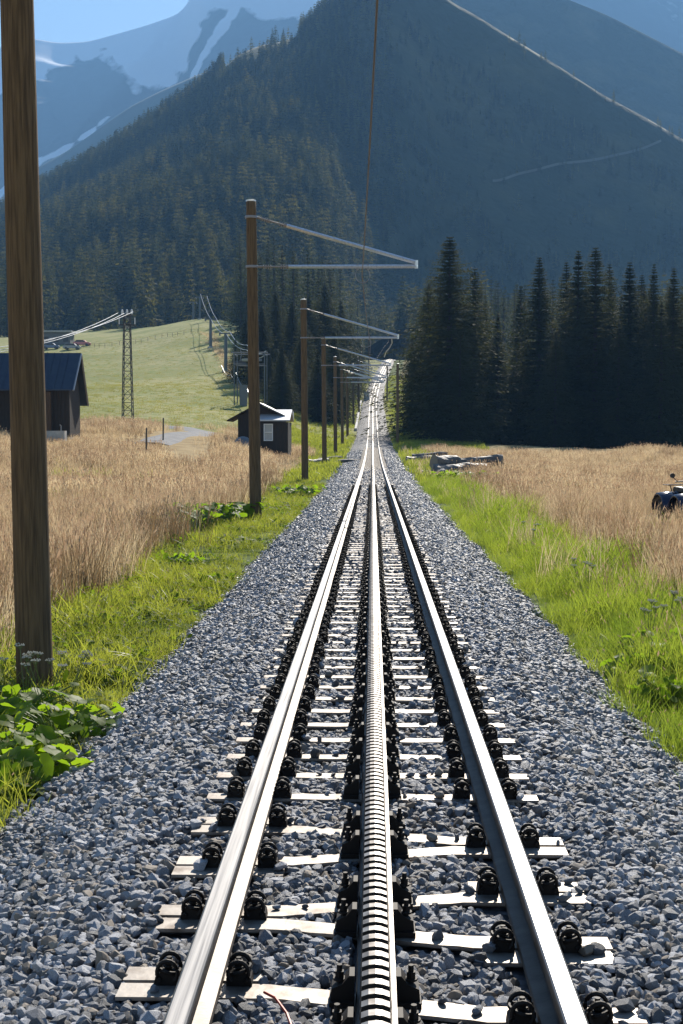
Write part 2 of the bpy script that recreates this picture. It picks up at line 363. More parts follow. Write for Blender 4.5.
# ------------------------------------------------------------------ ballast bed
stone_c_ = [(.20, .215, .24), (.13, .145, .17)]
def ballastmat():
    m = bpy.data.materials.new('ballast_bed'); m.use_nodes = True
    N = m.node_tree.nodes; L = m.node_tree.links; b = N['Principled BSDF']; b.inputs['Roughness'].default_value = .75
    geo = N.new('ShaderNodeNewGeometry')
    v = N.new('ShaderNodeTexVoronoi'); v.inputs['Scale'].default_value = 17; L.new(geo.outputs['Position'], v.inputs['Vector'])
    rp = N.new('ShaderNodeMapRange'); L.new(v.outputs['Color'], rp.inputs[0])
    mx = N.new('ShaderNodeMix'); mx.data_type = 'RGBA'; mx.inputs[6].default_value = (.035, .037, .044, 1); mx.inputs[7].default_value = (.16, .165, .185, 1)
    L.new(rp.outputs[0], mx.inputs[0]); L.new(mx.outputs[2], b.inputs['Base Color'])
    bp = N.new('ShaderNodeBump'); bp.inputs['Strength'].default_value = 1; bp.inputs['Distance'].default_value = .05; bp.invert = True
    L.new(v.outputs['Distance'], bp.inputs['Height']); L.new(bp.outputs[0], b.inputs['Normal']); return m
def bed_z(x, y):                                # top surface of the ballast
    dx = np.abs(x - xt(y)); e = off(y)
    return zt(y) - .172 - (e - .14) * np.clip((dx - 1.05) / 1.0, 0, 1.3)
ys = np.concatenate([np.arange(-25, 60, 1.0), np.arange(60, 480, 4.0)])
xs = np.array([-2.3, -2.05, -1.6, -1.15, -1.0, -.5, 0, .5, 1.0, 1.15, 1.6, 2.05, 2.3])
BX, BY = np.meshgrid(xs, ys); BX = BX*np.interp(BY, [50, 130, 300], [1, .86, .74]); BX = BX + xt(BY) + .06*np.sin(BY*1.7)*(np.abs(BX) > 1.8)
BZ = bed_z(BX, BY) - .012; a, b_ = BX.shape; ix = np.arange(a*b_).reshape(a, b_)
me = npmesh('ballast_bed', np.stack([BX, BY, BZ], -1).reshape(-1, 3), np.stack([ix[:-1, :-1], ix[:-1, 1:], ix[1:, 1:], ix[1:, :-1]], -1).reshape(-1, 4), [ballastmat()], smooth=True)
tag(obj('ballast_bed', me), 'grey crushed stone bed carrying the rack railway', kind='structure')

# ------------------------------------------------------------------ scatter by geometry nodes (stuff only)
def scatter(name, protos, P, Rt, Sc, Id, label, kind='stuff'):
    P = np.asarray(P, np.float32); me = bpy.data.meshes.new(name); me.vertices.add(len(P)); me.vertices.foreach_set('co', P.ravel())
    me.attributes.new('rot', 'FLOAT_VECTOR', 'POINT').data.foreach_set('vector', np.asarray(Rt, np.float32).ravel())
    me.attributes.new('scl', 'FLOAT_VECTOR', 'POINT').data.foreach_set('vector', np.asarray(Sc, np.float32).ravel())
    me.attributes.new('pick', 'INT', 'POINT').data.foreach_set('value', np.asarray(Id, np.int32))
    o = obj(name, me); tag(o, label, None, None, kind)
    ng = bpy.data.node_groups.new(name, 'GeometryNodeTree')
    ng.interface.new_socket('Geometry', in_out='INPUT', socket_type='NodeSocketGeometry'); ng.interface.new_socket('Geometry', in_out='OUTPUT', socket_type='NodeSocketGeometry')
    N = ng.nodes; L = ng.links; gi = N.new('NodeGroupInput'); go = N.new('NodeGroupOutput')
    iop = N.new('GeometryNodeInstanceOnPoints'); jn = N.new('GeometryNodeJoinGeometry')
    for pm in protos:
        po = bpy.data.objects.new('proto_' + pm.name, pm)
        oi = N.new('GeometryNodeObjectInfo'); oi.inputs['Object'].default_value = po; oi.inputs['As Instance'].default_value = False
        gt = N.new('GeometryNodeGeometryToInstance'); L.new(oi.outputs['Geometry'], gt.inputs[0]); L.new(gt.outputs[0], jn.inputs[0])
    def na(nm, ty):
        n = N.new('GeometryNodeInputNamedAttribute'); n.data_type = ty; n.inputs['Name'].default_value = nm; return n.outputs['Attribute']
    L.new(gi.outputs[0], iop.inputs['Points']); L.new(jn.outputs[0], iop.inputs['Instance']); iop.inputs['Pick Instance'].default_value = True
    L.new(na('pick', 'INT'), iop.inputs['Instance Index']); L.new(na('rot', 'FLOAT_VECTOR'), iop.inputs['Rotation']); L.new(na('scl', 'FLOAT_VECTOR'), iop.inputs['Scale'])
    L.new(iop.outputs[0], go.inputs[0])
    md = o.modifiers.new('scatter', 'NODES'); md.node_group = ng
    return o

# stones
stonem = mat('stone', (.175, .182, .203), .52, col2=(.36, .37, .395), nscale=14, ndetail=4, rnd=.7, bump=.5, bscale=40, ramp=(.4, .7), bdist=.006)
stonem2 = mat('stone_brown', (.24, .20, .16), .75, rnd=.4)
def stone(i):
    bm = bmesh.new(); bmesh.ops.create_icosphere(bm, subdivisions=2 if i % 2 else 1, radius=1)
    r = random.Random(i)
    for _ in range(9):                          # cut facets
        n = Vector((r.gauss(0, 1), r.gauss(0, 1), r.gauss(0, 1))).normalized(); dd = r.uniform(.5, .85)
        for v in bm.verts:
            t = v.co.dot(n) - dd
            if t > 0: v.co -= n * t
    sc = (r.uniform(.95, 1.35), r.uniform(.75, 1.0), r.uniform(.6, .85))
    for v in bm.verts: v.co = Vector((v.co.x*sc[0], v.co.y*sc[1], v.co.z*sc[2]))
    me = bpy.data.meshes.new('stone'); bm.to_mesh(me); bm.free(); me.materials.append(stonem2 if i == 7 else stonem)
    return me
stones = [stone(i) for i in range(10)]

# sleeper layout: Y-shaped steel sleepers, left joined end at 4.93+1.8k, right joined end at 5.83+1.8k
TOPZ = -.150
def beam_y(x, ya, yb, xa, xb): return ya + (yb - ya) * min(1, max(0, (x - xa) / (xb - xa)))
SLEEP = []
k0 = -4
for k in range(k0, 240):
    SLEEP.append((4.93 + 1.8*k, -1)); SLEEP.append((5.83 + 1.8*k, +1))
SLEEP = [s for s in SLEEP if -3.5 < s[0] < 6]
SLEEP += [(6.62 + .42*k, 0) for k in range(285)]
SLEEP.sort()
# keep-out sampling for stones: signed distance to the beams
def on_steel(x, y):
    ph = (y - 4.93) / 1.8; bad = np.abs(np.abs(x) - .53) < .075
    bad |= np.abs(x) < .07
    for side, c in ((-1, 4.93), (1, 5.83)):
        xx = x * -side                            # joined end at xx < 0 ... measured towards the prongs
        xx = x if side == -1 else -x
        for off_ in (-1, 1):
            kk = np.round((y - c) / 1.8)
            yb = c + kk*1.8 + off_ * (.07 + .16*np.clip((xx + .33)/.66, 0, 1))
            bad |= (np.abs(y - yb) < .062) & (np.abs(x) < .80)
            ys_ = c + kk*1.8 + off_*.37
            bad |= (np.abs(y - ys_) < .062) & (xx > .33) & (xx < .80)
    far_ = (np.abs(((y - 6.62 + .21) % .42) - .21) < .058) & (np.abs(x) < .78)
    rail = (np.abs(np.abs(x) - .53) < .075) | (np.abs(x) < .07)
    return np.where(y > 6.4, rail | far_, bad)
PS = []; SS = []
for (d0, d1, den, r0, r1) in ((2.2, 7.5, 1900, .013, .034), (7.5, 16, 1150, .016, .037), (16, 32, 700, .02, .042), (32, 75, 330, .026, .052), (75, 120, 110, .035, .07)):
    n = int((d1-d0)*4.5*den); x = rng.uniform(-2.25, 2.25, n); y = rng.uniform(d0, d1, n)
    ex = np.abs(x) > 1.95 + .12*np.sin(y*3.1) + .1*np.sin(y*7.7+1)
    keep = ~(ex & (rng.random(n) > .25)) & ~(on_steel(x, y) & ((rng.random(n) > .03) | (np.abs(np.abs(x)-.53) < .13) | (np.abs(x) < .1)))
    x = x[keep]; y = y[keep]; n = len(x); r = rng.uniform(r0, r1, n) * np.where(rng.random(n) < .06, 1.35, 1)
    z = bed_z(x, y) + rng.uniform(-.014, .014, n) + .012*np.sin(x*5+y*3)*np.sin(y*4) - np.where(np.abs(x) < .8, .004, -.006)
    z = np.where(on_steel(x, y), TOPZ + r*.5, np.where(np.abs(x) < .85, np.minimum(z, TOPZ+.01 - r*.35), z))
    PS.append(np.stack([x + xt(y) - .01, y, z], -1)); SS.append(np.repeat(r[:, None], 3, 1))
PS = np.concatenate(PS); SS = np.concatenate(SS); n = len(PS)
ids = rng.integers(0, 100, n); ids = np.where(ids < 97, ids % 9, 9); ids = np.where(ids == 7, np.where(rng.random(n) < .25, 7, 3), ids)
scatter('gravel', stones, PS, rng.uniform(0, 6.28, (n, 3)) * [.12, .12, 1] + rng.normal(0, .35, (n, 3)), SS, ids, 'grey crushed stone ballast around the rails')

# ------------------------------------------------------------------ rails
railside = mat('rail_side', (.045, .032, .025), .5, .45, col2=(.10, .08, .065), nscale=9, bump=.3, bscale=60, bdist=.003)
railtop = mat('rail_running_surface', (.25, .245, .245), .44, 1.0, col2=(.10, .10, .105), nscale=2.2, stretch=(34, .5, 1), ramp=(.45, .7))
rackm = mat('rack_steel', (.32, .305, .295), .45, 1.0, col2=(.15, .135, .125), nscale=18)
def sweep(prof, mi, x0, y0, y1, name, mats, step=2.0, zoff=0):
    ys = []
    y = y0
    while y < y1: ys.append(y); y += step if y < 60 else step*2
    ys.append(y1); ys = np.array(ys); n = len(prof)
    V = np.array([[x0 + p[0] + xt(yy) - .01, yy, zt(yy) + p[1] + zoff] for yy in ys for p in prof])
    Fs = []; ms = []
    for i in range(len(ys)-1):
        for k in range(n):
            Fs.append((i*n+k, i*n+(k+1) % n, (i+1)*n+(k+1) % n, (i+1)*n+k)); ms.append(mi[k])
    Fs.append(tuple(range(n))); ms.append(mi[0]); Fs.append(tuple(range((len(ys)-1)*n, len(ys)*n))[::-1]); ms.append(mi[0])
    me = npmesh(name, V, Fs, mats, ms)
    bm = bmesh.new(); bm.from_mesh(me); bmesh.ops.recalc_face_normals(bm, faces=bm.faces); bm.to_mesh(me); bm.free()
    return me
rp = [(.0315,-.004),(.0345,-.010),(.0335,-.036),(.010,-.048),(.008,-.10),(.012,-.116),(.058,-.128),(.0625,-.134),(.0625,-.142)]
rp = rp + [(-a, b) for a, b in rp[::-1]] + [(-.026, 0), (.026, 0)]
nr = len(rp); rmi = [0]*nr
for k in (nr-3, nr-2, nr-1, 0): rmi[k] = 1
for sx, lab in ((-.54, 'steel running rail left of the toothed rack, its inner foot catching the sun'), (.54, 'steel running rail right of the toothed rack, its inner side in blue shade')):
    o = obj('running_rail', sweep(rp, rmi, sx + .01, -14, 455, 'running_rail', [railside, railtop])); tag(o, lab, 'rail', 'running rails')
# rack: bar, web and foot, with teeth cut into the head
rk = empty('rack_rail', (0, 0, 0)); tag(rk, 'central toothed rack rail running up the middle of the track', 'rack rail')
foot = [(.046,-.045),(.046,-.062),(.012,-.075),(.010,-.118),(.055,-.130),(.06,-.142)]
foot = foot + [(-a, b) for a, b in foot[::-1]]
obj('rack_bar', sweep(foot, [0]*len(foot), .01, -14, 455, 'rack_bar', [railside]), rk)
tv = MB(); pitch = .072; y = 1.5
def tooth(m, y, L=.038):
    """one tooth with a crowned top; flanks coloured dark for the shaded gaps"""
    z0 = float(zt(y)); xx = float(xt(y)); zl = -.045; V = []; K = 5
    for yy in (y, y+L):
        for k in range(K):
            t = -1 + 2*k/(K-1); V.append((xx + t*.039, yy, z0 + .030 - .009*t*t))
        V += [(xx+.045, yy, z0+zl), (xx-.045, yy, z0+zl)]
    n = len(m.v); m.v += V; q = K+2
    F_ = [(k, k+1, k+1+q, k+q) for k in range(K-1)]; m.f += [tuple(i+n for i in f) for f in F_]; m.m += [0]*len(F_)
    F_ = [(K-1, K, K+q, K-1+q), (K, K+1, K+1+q, K+q), (K+1, 0, q, K+1+q), tuple(range(q)), tuple(range(q, 2*q))]; m.f += [tuple(i+n for i in f) for f in F_]; m.m += [0, 1, 0, 1, 1]
while y < 75: tooth(tv, y); y += pitch
ye = y
tv.build('tooth_strip', [rackm, mat('tooth_flank_shade', (.03, .025, .022), .7, .2)], rk)  # dark flank colour paints the shade between the teeth
cont = [(.043,-.045),(.037,.021),(.033,.026),(-.033,.026),(-.037,.021),(-.043,-.045)]
far = obj('far_rack_head', sweep(cont, [0]*6, .01, ye, 455, 'far_rack_head', [rackm]), rk)
side = MB()                                     # smooth guide flange beside the teeth, on the sunny side
V = []
fl = sweep([(.048,-.046),(.062,-.050),(.062,-.060),(.048,-.062)], [0]*4, .01, -14, 455, 'guide_flange', [railtop]); fl.materials.clear(); fl.materials.append(rackm); obj('guide_flange', fl, rk)

# ------------------------------------------------------------------ sleepers
sleeperm = mat('sleeper_steel', (.33, .30, .27), .55, .5, col2=(.17, .135, .11), nscale=11, bump=.35, bscale=30, bdist=.004, rnd=.12, ramp=(.45, .7))
clampm = mat('clamp_iron', (.022, .017, .014), .62, .1, spec=.3)
boltm = mat('bolt_steel', (.05, .045, .045), .35, .7)
def bar_mesh(name, pts, hw=.055, wav=.004, h=.10, seed=0):
    """flange plate + web + lower flange following pts (x,y)"""
    r = random.Random(seed); V = []; Fs = []; n = 0
    P2 = []
    for i in range(len(pts)-1):
        a, b = Vector(pts[i]), Vector(pts[i+1]); m = max(1, int((b-a).length/.05))
        for j in range(m): P2.append(a.lerp(b, j/m))
    P2.append(Vector(pts[-1])); rings = []
    for i, p in enumerate(P2):
        e = wav if 0 < i < len(P2)-1 and abs(p.x) < .42 else 0
        h1 = hw + r.uniform(-e, e); h2 = hw + r.uniform(-e, e)
        rings.append([(p.x, p.y-h1, TOPZ), (p.x, p.y+h2, TOPZ), (p.x, p.y+h2, TOPZ-.012), (p.x, p.y+.006, TOPZ-.014), (p.x, p.y+.006, TOPZ-h), (p.x, p.y-.006, TOPZ-h), (p.x, p.y-.006, TOPZ-.014), (p.x, p.y-h1, TOPZ-.012)])
    for rg in rings: V += rg
    for i in range(len(rings)-1):
        for k in range(8): Fs.append((i*8+k, i*8+(k+1) % 8, (i+1)*8+(k+1) % 8, (i+1)*8+k))
    Fs.append(tuple(range(8))); Fs.append(tuple(range((len(rings)-1)*8, len(rings)*8))[::-1])
    me = npmesh(name, V, Fs, [sleeperm]); bm = bmesh.new(); bm.from_mesh(me); bmesh.ops.recalc_face_normals(bm, faces=bm.faces); bm.to_mesh(me); bm.free(); return me
def arc(cx, cy, cz, r, a0, a1, n, ax):          # small arcs in a plane given by two axes
    return [Vector((cx, cy, cz)) + ax[0]*r*math.cos(a0+(a1-a0)*i/n) + ax[1]*r*math.sin(a0+(a1-a0)*i/n) for i in range(n+1)]
def clamp_mesh(s):                               # s = +1: rail is on the -x side
    m = MB()
    m.prism([(-.05, 0), (.06, 0), (.055, .03), (.03, .052), (-.02, .050), (-.05, .03)], -.045, .045)       # shoulder block
    ax = (Vector((1, 0, .25)).normalized(), Vector((0, 1, 0)))
    m.tube(arc(0.002, 0, .052, .050, -.5*math.pi-2.2, -.5*math.pi+.6+math.pi, 16, ax), .0085, 6)
    for q in (-1, 1):
        ax2 = (Vector((1, 0, 0)), Vector((0, 0, 1)))
        m.tube(arc(.002, q*.048, .052, .044, -.9, 4.0, 14, ax2), .0095, 6)
    m.tube([(0, 0, .012), (0, 0, .098)], .0115, 8)
    m.tube([(0, 0, .060), (0, 0, .066)], .026, 12)
    m.tube([(0, 0, .066), (0, 0, .088)], .0185, 6)
    if s < 0: m.v = [(-a, b, c) for a, b, c in m.v]
    return m.mesh('rail_clamp', [clampm])
def rack_clamp_mesh(s):
    m = MB()
    m.box(-.05, .055, -.065, .065, 0, .02)
    m.prism([(-.052, .02), (.05, .02), (.045, .06), (.0, .075), (-.03, .105), (-.052, .105)], -.045, .045)
    m.tube([(.012, 0, .05), (.012, 0, .13)], .012, 8); m.tube([(.012, 0, .085), (.012, 0, .108)], .021, 6)
    m.tube([(.012, 0, .078), (.012, 0, .085)], .028, 12)
    if s < 0: m.v = [(-a, b, c) for a, b, c in m.v]
    return m.mesh('rack_clamp', [clampm])
CL = {1: clamp_mesh(1), -1: clamp_mesh(-1)}; RC = {1: rack_clamp_mesh(1), -1: rack_clamp_mesh(-1)}
def sleeper_proto(J):                            # J=-1: joined end left; origin at the joined centre, y along the track
    root = empty('steel_sleeper'); f = (lambda x: x) if J == -1 else (lambda x: -x)
    for o_, nm in ((-1, 0), (1, 1)):
        pts = [(f(-.80), o_*.07), (f(-.33), o_*.07), (f(.33), o_*.23), (f(.80), o_*.23)]
        if J == 1: pts = pts[::-1]
        obj('beam', bar_mesh('beam', pts, seed=nm+J), root)
        pts = [(f(.36), o_*.365), (f(.80), o_*.365)]
        if J == 1: pts = pts[::-1]
        obj('stub_beam', bar_mesh('stub_beam', pts, wav=0), root)
    zc = TOPZ + .001
    for sx, yy in ((f(-.54), 0), (f(.54), -.297), (f(.54), .297)):
        for s in (1, -1):
            o = obj('rail_clamp', CL[s], root); o.location = (sx + s*.110, yy, zc); o.scale = (.74, .75, .82)
    for yy in (-.15, .15):
        for s in (1, -1):
            o = obj('rack_clamp', RC[s], root); o.location = (s*.100, yy, zc); o.scale = (.72, .8, .9)
    return root
def straight_proto():
    root = empty('steel_sleeper')
    obj('beam', bar_mesh('beam', [(-.79, 0), (.79, 0)], hw=.052, wav=.006, seed=5), root)
    zc = TOPZ + .001
    for sx in (-.54, .54):
        for s in (1, -1): o = obj('rail_clamp', CL[s], root); o.location = (sx + s*.110, 0, zc); o.scale = (.74, .75, .82)
    for s in (1, -1): o = obj('rack_clamp', RC[s], root); o.location = (s*.100, 0, zc); o.scale = (.72, .8, .9)
    return root
protoS = {-1: sleeper_proto(-1), 1: sleeper_proto(1), 0: straight_proto()}
plain = {}
for J in (-1, 1, 0):
    ms = [(c.data, c.name) for c in protoS[J].children if 'beam' in c.name]
    bm = bmesh.new()
    for d_, _n in ms: bm.from_mesh(d_)
    mm = bpy.data.meshes.new('steel_sleeper'); bm.to_mesh(mm); bm.free(); mm.materials.append(sleeperm); plain[J] = mm
    # dark clamp blocks belong to the distant sleepers too
SL_LAB = 'Y-shaped grey steel sleeper bedded in the ballast under the three rails'
used = {-1: False, 1: False, 0: False}
for (y, J) in SLEEP:
    if y < 48:
        if not used[J]: o = protoS[J]; used[J] = True
        else: o = copy_tree(protoS[J])
    else:
        o = obj('steel_sleeper', plain[J])
    o.location = (float(xt(y)), y, float(zt(y))); o.rotation_euler = (math.atan(float(zt(y+.5)-zt(y-.5))), 0, 0)
    o.location.x += random.uniform(-.012, .012)*(J == 0)
    if J: tag(o, SL_LAB, 'sleeper', 'Y-shaped steel sleepers nearest the camera')
    elif y < 48: tag(o, 'straight grey steel sleeper bedded in the ballast under the three rails', 'sleeper', 'straight steel sleepers under the track')
    else: tag(o, 'distant steel sleeper far up the rack track', 'sleeper', 'distant sleepers')

# ------------------------------------------------------------------ catenary poles
def woodmat(name, c1, c2):
    return mat(name, c1, .85, col2=c2, nscale=7, ndetail=12, stretch=(7, 7, .35), bump=.9, bscale=14, ramp=(.38, .66), spec=.15, bdist=.02)
polem = woodmat('pole_wood', (.20, .138, .078), (.10, .07, .044))
galv = mat('galvanised_steel', (.78, .80, .84), .3, .8, col2=(.6, .62, .66), nscale=20)
dullm = mat('dull_metal', (.3, .31, .33), .5, .6)
insm = mat('insulator_porcelain', (.30, .27, .25), .25)
wirem = mat('copper_wire', (.16, .13, .11), .5, .5)
def lathe(m, prof, c=(0, 0, 0), n=20):
    V = []; Fs = []
    for (r, z) in prof:
        for k in range(n): V.append((c[0]+r*math.cos(2*math.pi*k/n), c[1]+r*math.sin(2*math.pi*k/n), c[2]+z))
    for i in range(len(prof)-1):
        for k in range(n): Fs.append((i*n+k, i*n+(k+1) % n, (i+1)*n+(k+1) % n, (i+1)*n+k))
    Fs.append(tuple(range(n))[::-1]); Fs.append(tuple(range((len(prof)-1)*n, len(prof)*n))); m.add(V, Fs)
def shaft_mesh(h, r0, r1, seed=0):
    r = random.Random(seed); m = MB(); prof = []; V = []; Fs = []; n = 28; K = int(h/.25)+2
    for i in range(K):
        z = -.6 + (h+.6)*i/(K-1); rad = r0 + (r1-r0)*i/(K-1)
        for k in range(n):
            a = 2*math.pi*k/n; v = Vector((math.cos(a)*1.3, math.sin(a)*1.3, z*.6+seed*7))
            V.append((math.cos(a)*rad*(1+.025*noise.noise(v)+.012*noise.noise(v*4)), math.sin(a)*rad*(1+.025*noise.noise(v)), z))
    for i in range(K-1):
        for k in range(n): Fs.append((i*n+k, i*n+(k+1) % n, (i+1)*n+(k+1) % n, (i+1)*n+k))
    Fs.append(tuple(range(n))[::-1]); Fs.append(tuple(range((K-1)*n, K*n))); m.add(V, Fs)
    me = m.mesh('pole_shaft', [polem]); me.polygons.foreach_set('use_smooth', [len(p.vertices) == 4 for p in me.polygons]); return me
ARM_Z, TOP_Z = 5.79, 7.42                         # above rail head
def catenary_pole(base, top, arm=True, seed=0, r=.152, armlen=4.05, reach=1.07):
    """base/top world points of the shaft axis"""
    base = Vector(base); top = Vector(top); h = (top-base).length
    root = empty('catenary_pole', base)
    sh = obj('pole_shaft', shaft_mesh(h, r, r*.82, seed), root)
    q = (top-base).to_track_quat('Z', 'Y'); sh.rotation_mode = 'QUATERNION'; sh.rotation_quaternion = Vector((0, 0, 1)).rotation_difference((top-base).normalized())
    m = MB(); ax = (top-base).normalized()
    lathe(m, [(r*.84, -.03), (r*.86, .008), (r*.5, .022), (.02, .03)], top-base, 20); m.build('pole_cap', [galv], root, smooth=False)
    if arm:
        za = ARM_Z + float(zt(base.y)) - base.z; zu = za + 1.22
        def axis_at(z): return (top-base) * (z/(top.z-base.z))
        a0 = axis_at(za) + Vector((r*.85, 0, 0)); u0 = axis_at(zu) + Vector((r*.85, 0, 0))
        tip = Vector((reach - base.x + float(xt(base.y)), 0, za))
        def brk(nm, p0, p1, rad, bulge):
            b = MB(); dirn = (p1-p0).normalized()
            b.tube([p0 + dirn*.78, p0.lerp(p1, .5), p1], rad, 10); o = b.build(nm, [galv], root, smooth=False)
            i = MB(); i.tube([p0 - dirn*.02, p0 + dirn*.12], .028, 8); i.tube([p0 + dirn*.12, p0 + dirn*.72], .018, 8)
            for t in (.16, .22, .28, .34, .60, .66, .72): i.tube([p0 + dirn*(t-.014), p0 + dirn*(t+.014)], .052, 10)
            i.tube([p0 + dirn*.72, p0 + dirn*.84], .045, 10)
            i.build('insulator', [insm], o)
            return o
        brk('bracket_arm', a0, tip, .047, 0)
        brk('stay_arm', u0, tip + Vector((-.02, 0, .10)), .050, 0)
        c = MB(); c.box(tip.x-.04, tip.x+.04, -.035, .035, tip.z-.05, tip.z+.15); c.build('arm_joint', [galv], root)
        for zz in (za, zu):
            b = MB(); p = axis_at(zz); lathe(b, [(r*1.02, -.03), (r*1.05, 0), (r*1.02, .03)], p, 20); b.build('pole_band', [dullm], root)
        # hanger loop that carries the contact wire
        hx = -.26 - base.x + float(xt(base.y)); b = MB()
        b.tube([Vector((hx, 0, za)) + Vector((.18*math.sin(t), 0, -.02-.19*(1-math.cos(t)))) for t in [math.pi*2*i/20 for i in range(21)]], .014, 6)
        b.box(hx-.16, hx-.10, -.03, .03, za-.075, za+.055); b.box(hx+.10, hx+.16, -.03, .03, za-.075, za+.055)
        b.build('wire_hanger', [dullm], root)
    return root
polespec = [(35, 697, 11.35, None), (255.5, 523, 35, 251), (305, 474, 60, 303.5), (324.5, 466, 85, 323.5), (335.5, 456, 110, 335), (342.5, 449, 135, 341.5), (347.5, 441, 160, 347), (353.5, 425, 185, 353), (359, 410, 210, 358.5)]
ordw = ['nearest and thickest wooden pole at the left edge', 'second wooden pole, the tall one with the longest bracket arm shown whole', 'third wooden pole along the left side of the track', 'fourth wooden pole along the left side of the track', 'fifth wooden pole along the left side of the track', 'sixth wooden pole along the left side of the track', 'seventh wooden pole along the left side of the track', 'eighth wooden pole along the left side of the track', 'ninth wooden pole along the left side of the track']
POLES = []
for i, (px, py, d, tx) in enumerate(polespec):
    x = X(px, d); b = Vector((x, d, gz(x, d)))
    tz = TOP_Z + float(zt(d)) + (.0 if i < 5 else .25)
    if i == 0:
        t0 = W(17, 0, 11.35); b0 = W(35.5, 697, 11.35); t = b0 + (t0-b0)*((tz-b0.z)/(t0.z-b0.z)); b = Vector((b0.x, 11.35, b0.z-.02))
    else:
        t = Vector((X(tx, d) - .0, d, tz)); 
        t.x = W(tx, 437 - (tz-CAMZ)/d*F, d).x
    o = catenary_pole(b, t, True, i); tag(o, ordw[i], 'pole', 'catenary poles left of the track'); POLES.append(o)
for i, d in enumerate((240, 270, 305, 345)):
    x = float(xt(d)) - 2.6 - (0 if d < 300 else 1.0); b = Vector((x, d, gz(x, d))); o = catenary_pole(b, b + Vector((0, 0, 8.0)), d < 300, i+20)
    tag(o, 'small distant catenary pole beside the climbing track', 'pole', 'distant catenary poles')
for i, (px, d, tl, lb) in enumerate(((397.5, 140, 8.0, 'short dark wooden pole right of the track in front of the big spruces'), (387, 250, 6.2, 'thin dark pole right of the track farther uphill'))):
    x = X(px, d); b = Vector((x, d, gz(x, d))); o = catenary_pole(b, b + Vector((0, 0, tl)), False, i+30, r=.15); tag(o, lb, 'pole')

# contact wire
def catpts(P, sag=.25, n=10):
    out = []
    for a, b in zip(P[:-1], P[1:]):
        for i in range(n):
            t = i/n; p = a.lerp(b, t); p.z -= sag*4*t*(1-t); out.append(p)
    out.append(P[-1]); return out
wp = []
for d, px, zr in ((-14, None, 0), (11.35, 378, 3.9), (35, 361, 3.98), (60, 369.5, 3.98), (85, 368, 4.0), (110, 372, 4.0), (135, 369, 4.1), (160, 372, 4.1), (185, 371, 4.1), (210, 373, 4.1), (240, None, 4.1), (270, None, 4.1), (305, None, 4.1), (345, None, 4.1), (400, None, 4.1)):
    x = float(xt(d)) + (0 if px is None else (px-372)/F*d); wp.append(Vector((x, d, CAMZ + 3.98 + float(zt(d)))))
m = MB(); m.tube(catpts(wp, .16), .011, 6); o = m.build('contact_wire', [wirem]); tag(o, 'thin overhead contact wire hanging above the track', 'wire')
m = MB(); zz = ARM_Z; p0 = W(391.5, 338, 60)
m.tube([W(391.7, 338, 60.1), W(392, 343, 60.3), W(389.5, 348, 60.8), W(386, 352, 61.5), W(384.3, 357, 62.5)], .022, 8); o = m.build('feeder_cable', [galv]); tag(o, 'bright curved cable dropping from the tip of the third pole bracket', 'cable')

# concrete kerb and cabinet by the far track
conc = mat('pale_concrete', (.50, .49, .47), .8, col2=(.38, .37, .35), nscale=3)
V = []; Fs = []
kys = np.arange(172, 246, 3.0)
for i, y in enumerate(kys):
    x0 = float(xt(y)) - 1.95; z = float(zt(y))
    V += [(x0-.28, y, z-.5), (x0-.28, y, z+.02), (x0, y, z+.02), (x0, y, z-.5)]
    if i: Fs += [((i-1)*4+k, (i-1)*4+(k+1) % 4, i*4+(k+1) % 4, i*4+k) for k in range(4)]
Fs += [(3, 2, 1, 0), tuple(len(V)-4+k for k in range(4))]
o = obj('retaining_kerb', npmesh('retaining_kerb', V, Fs, [conc])); tag(o, 'long white concrete edge left of the far track', 'kerb')
whitem = mat('white_paint', (.78, .79, .80), .5); darkm = mat('dark_opening', (.03, .03, .035), .4)
xb = X(366.5, 250); zb = gz(xb, 250)
cb = empty('line_cabinet', (xb, 250, zb)); tag(cb, 'small white cabinet beside the far track', 'cabinet')
m = MB(); m.box(-.5, .5, -.35, .35, -.2, 1.5); m.build('cabinet_body', [whitem], cb, bevel=.02)
m = MB(); m.box(-.56, .56, -.42, .42, 1.5, 1.58); m.build('cabinet_roof', [dullm], cb)
m = MB(); m.box(-.42, .42, -.375, -.352, .0, 1.4); m.build('door', [whitem], cb)

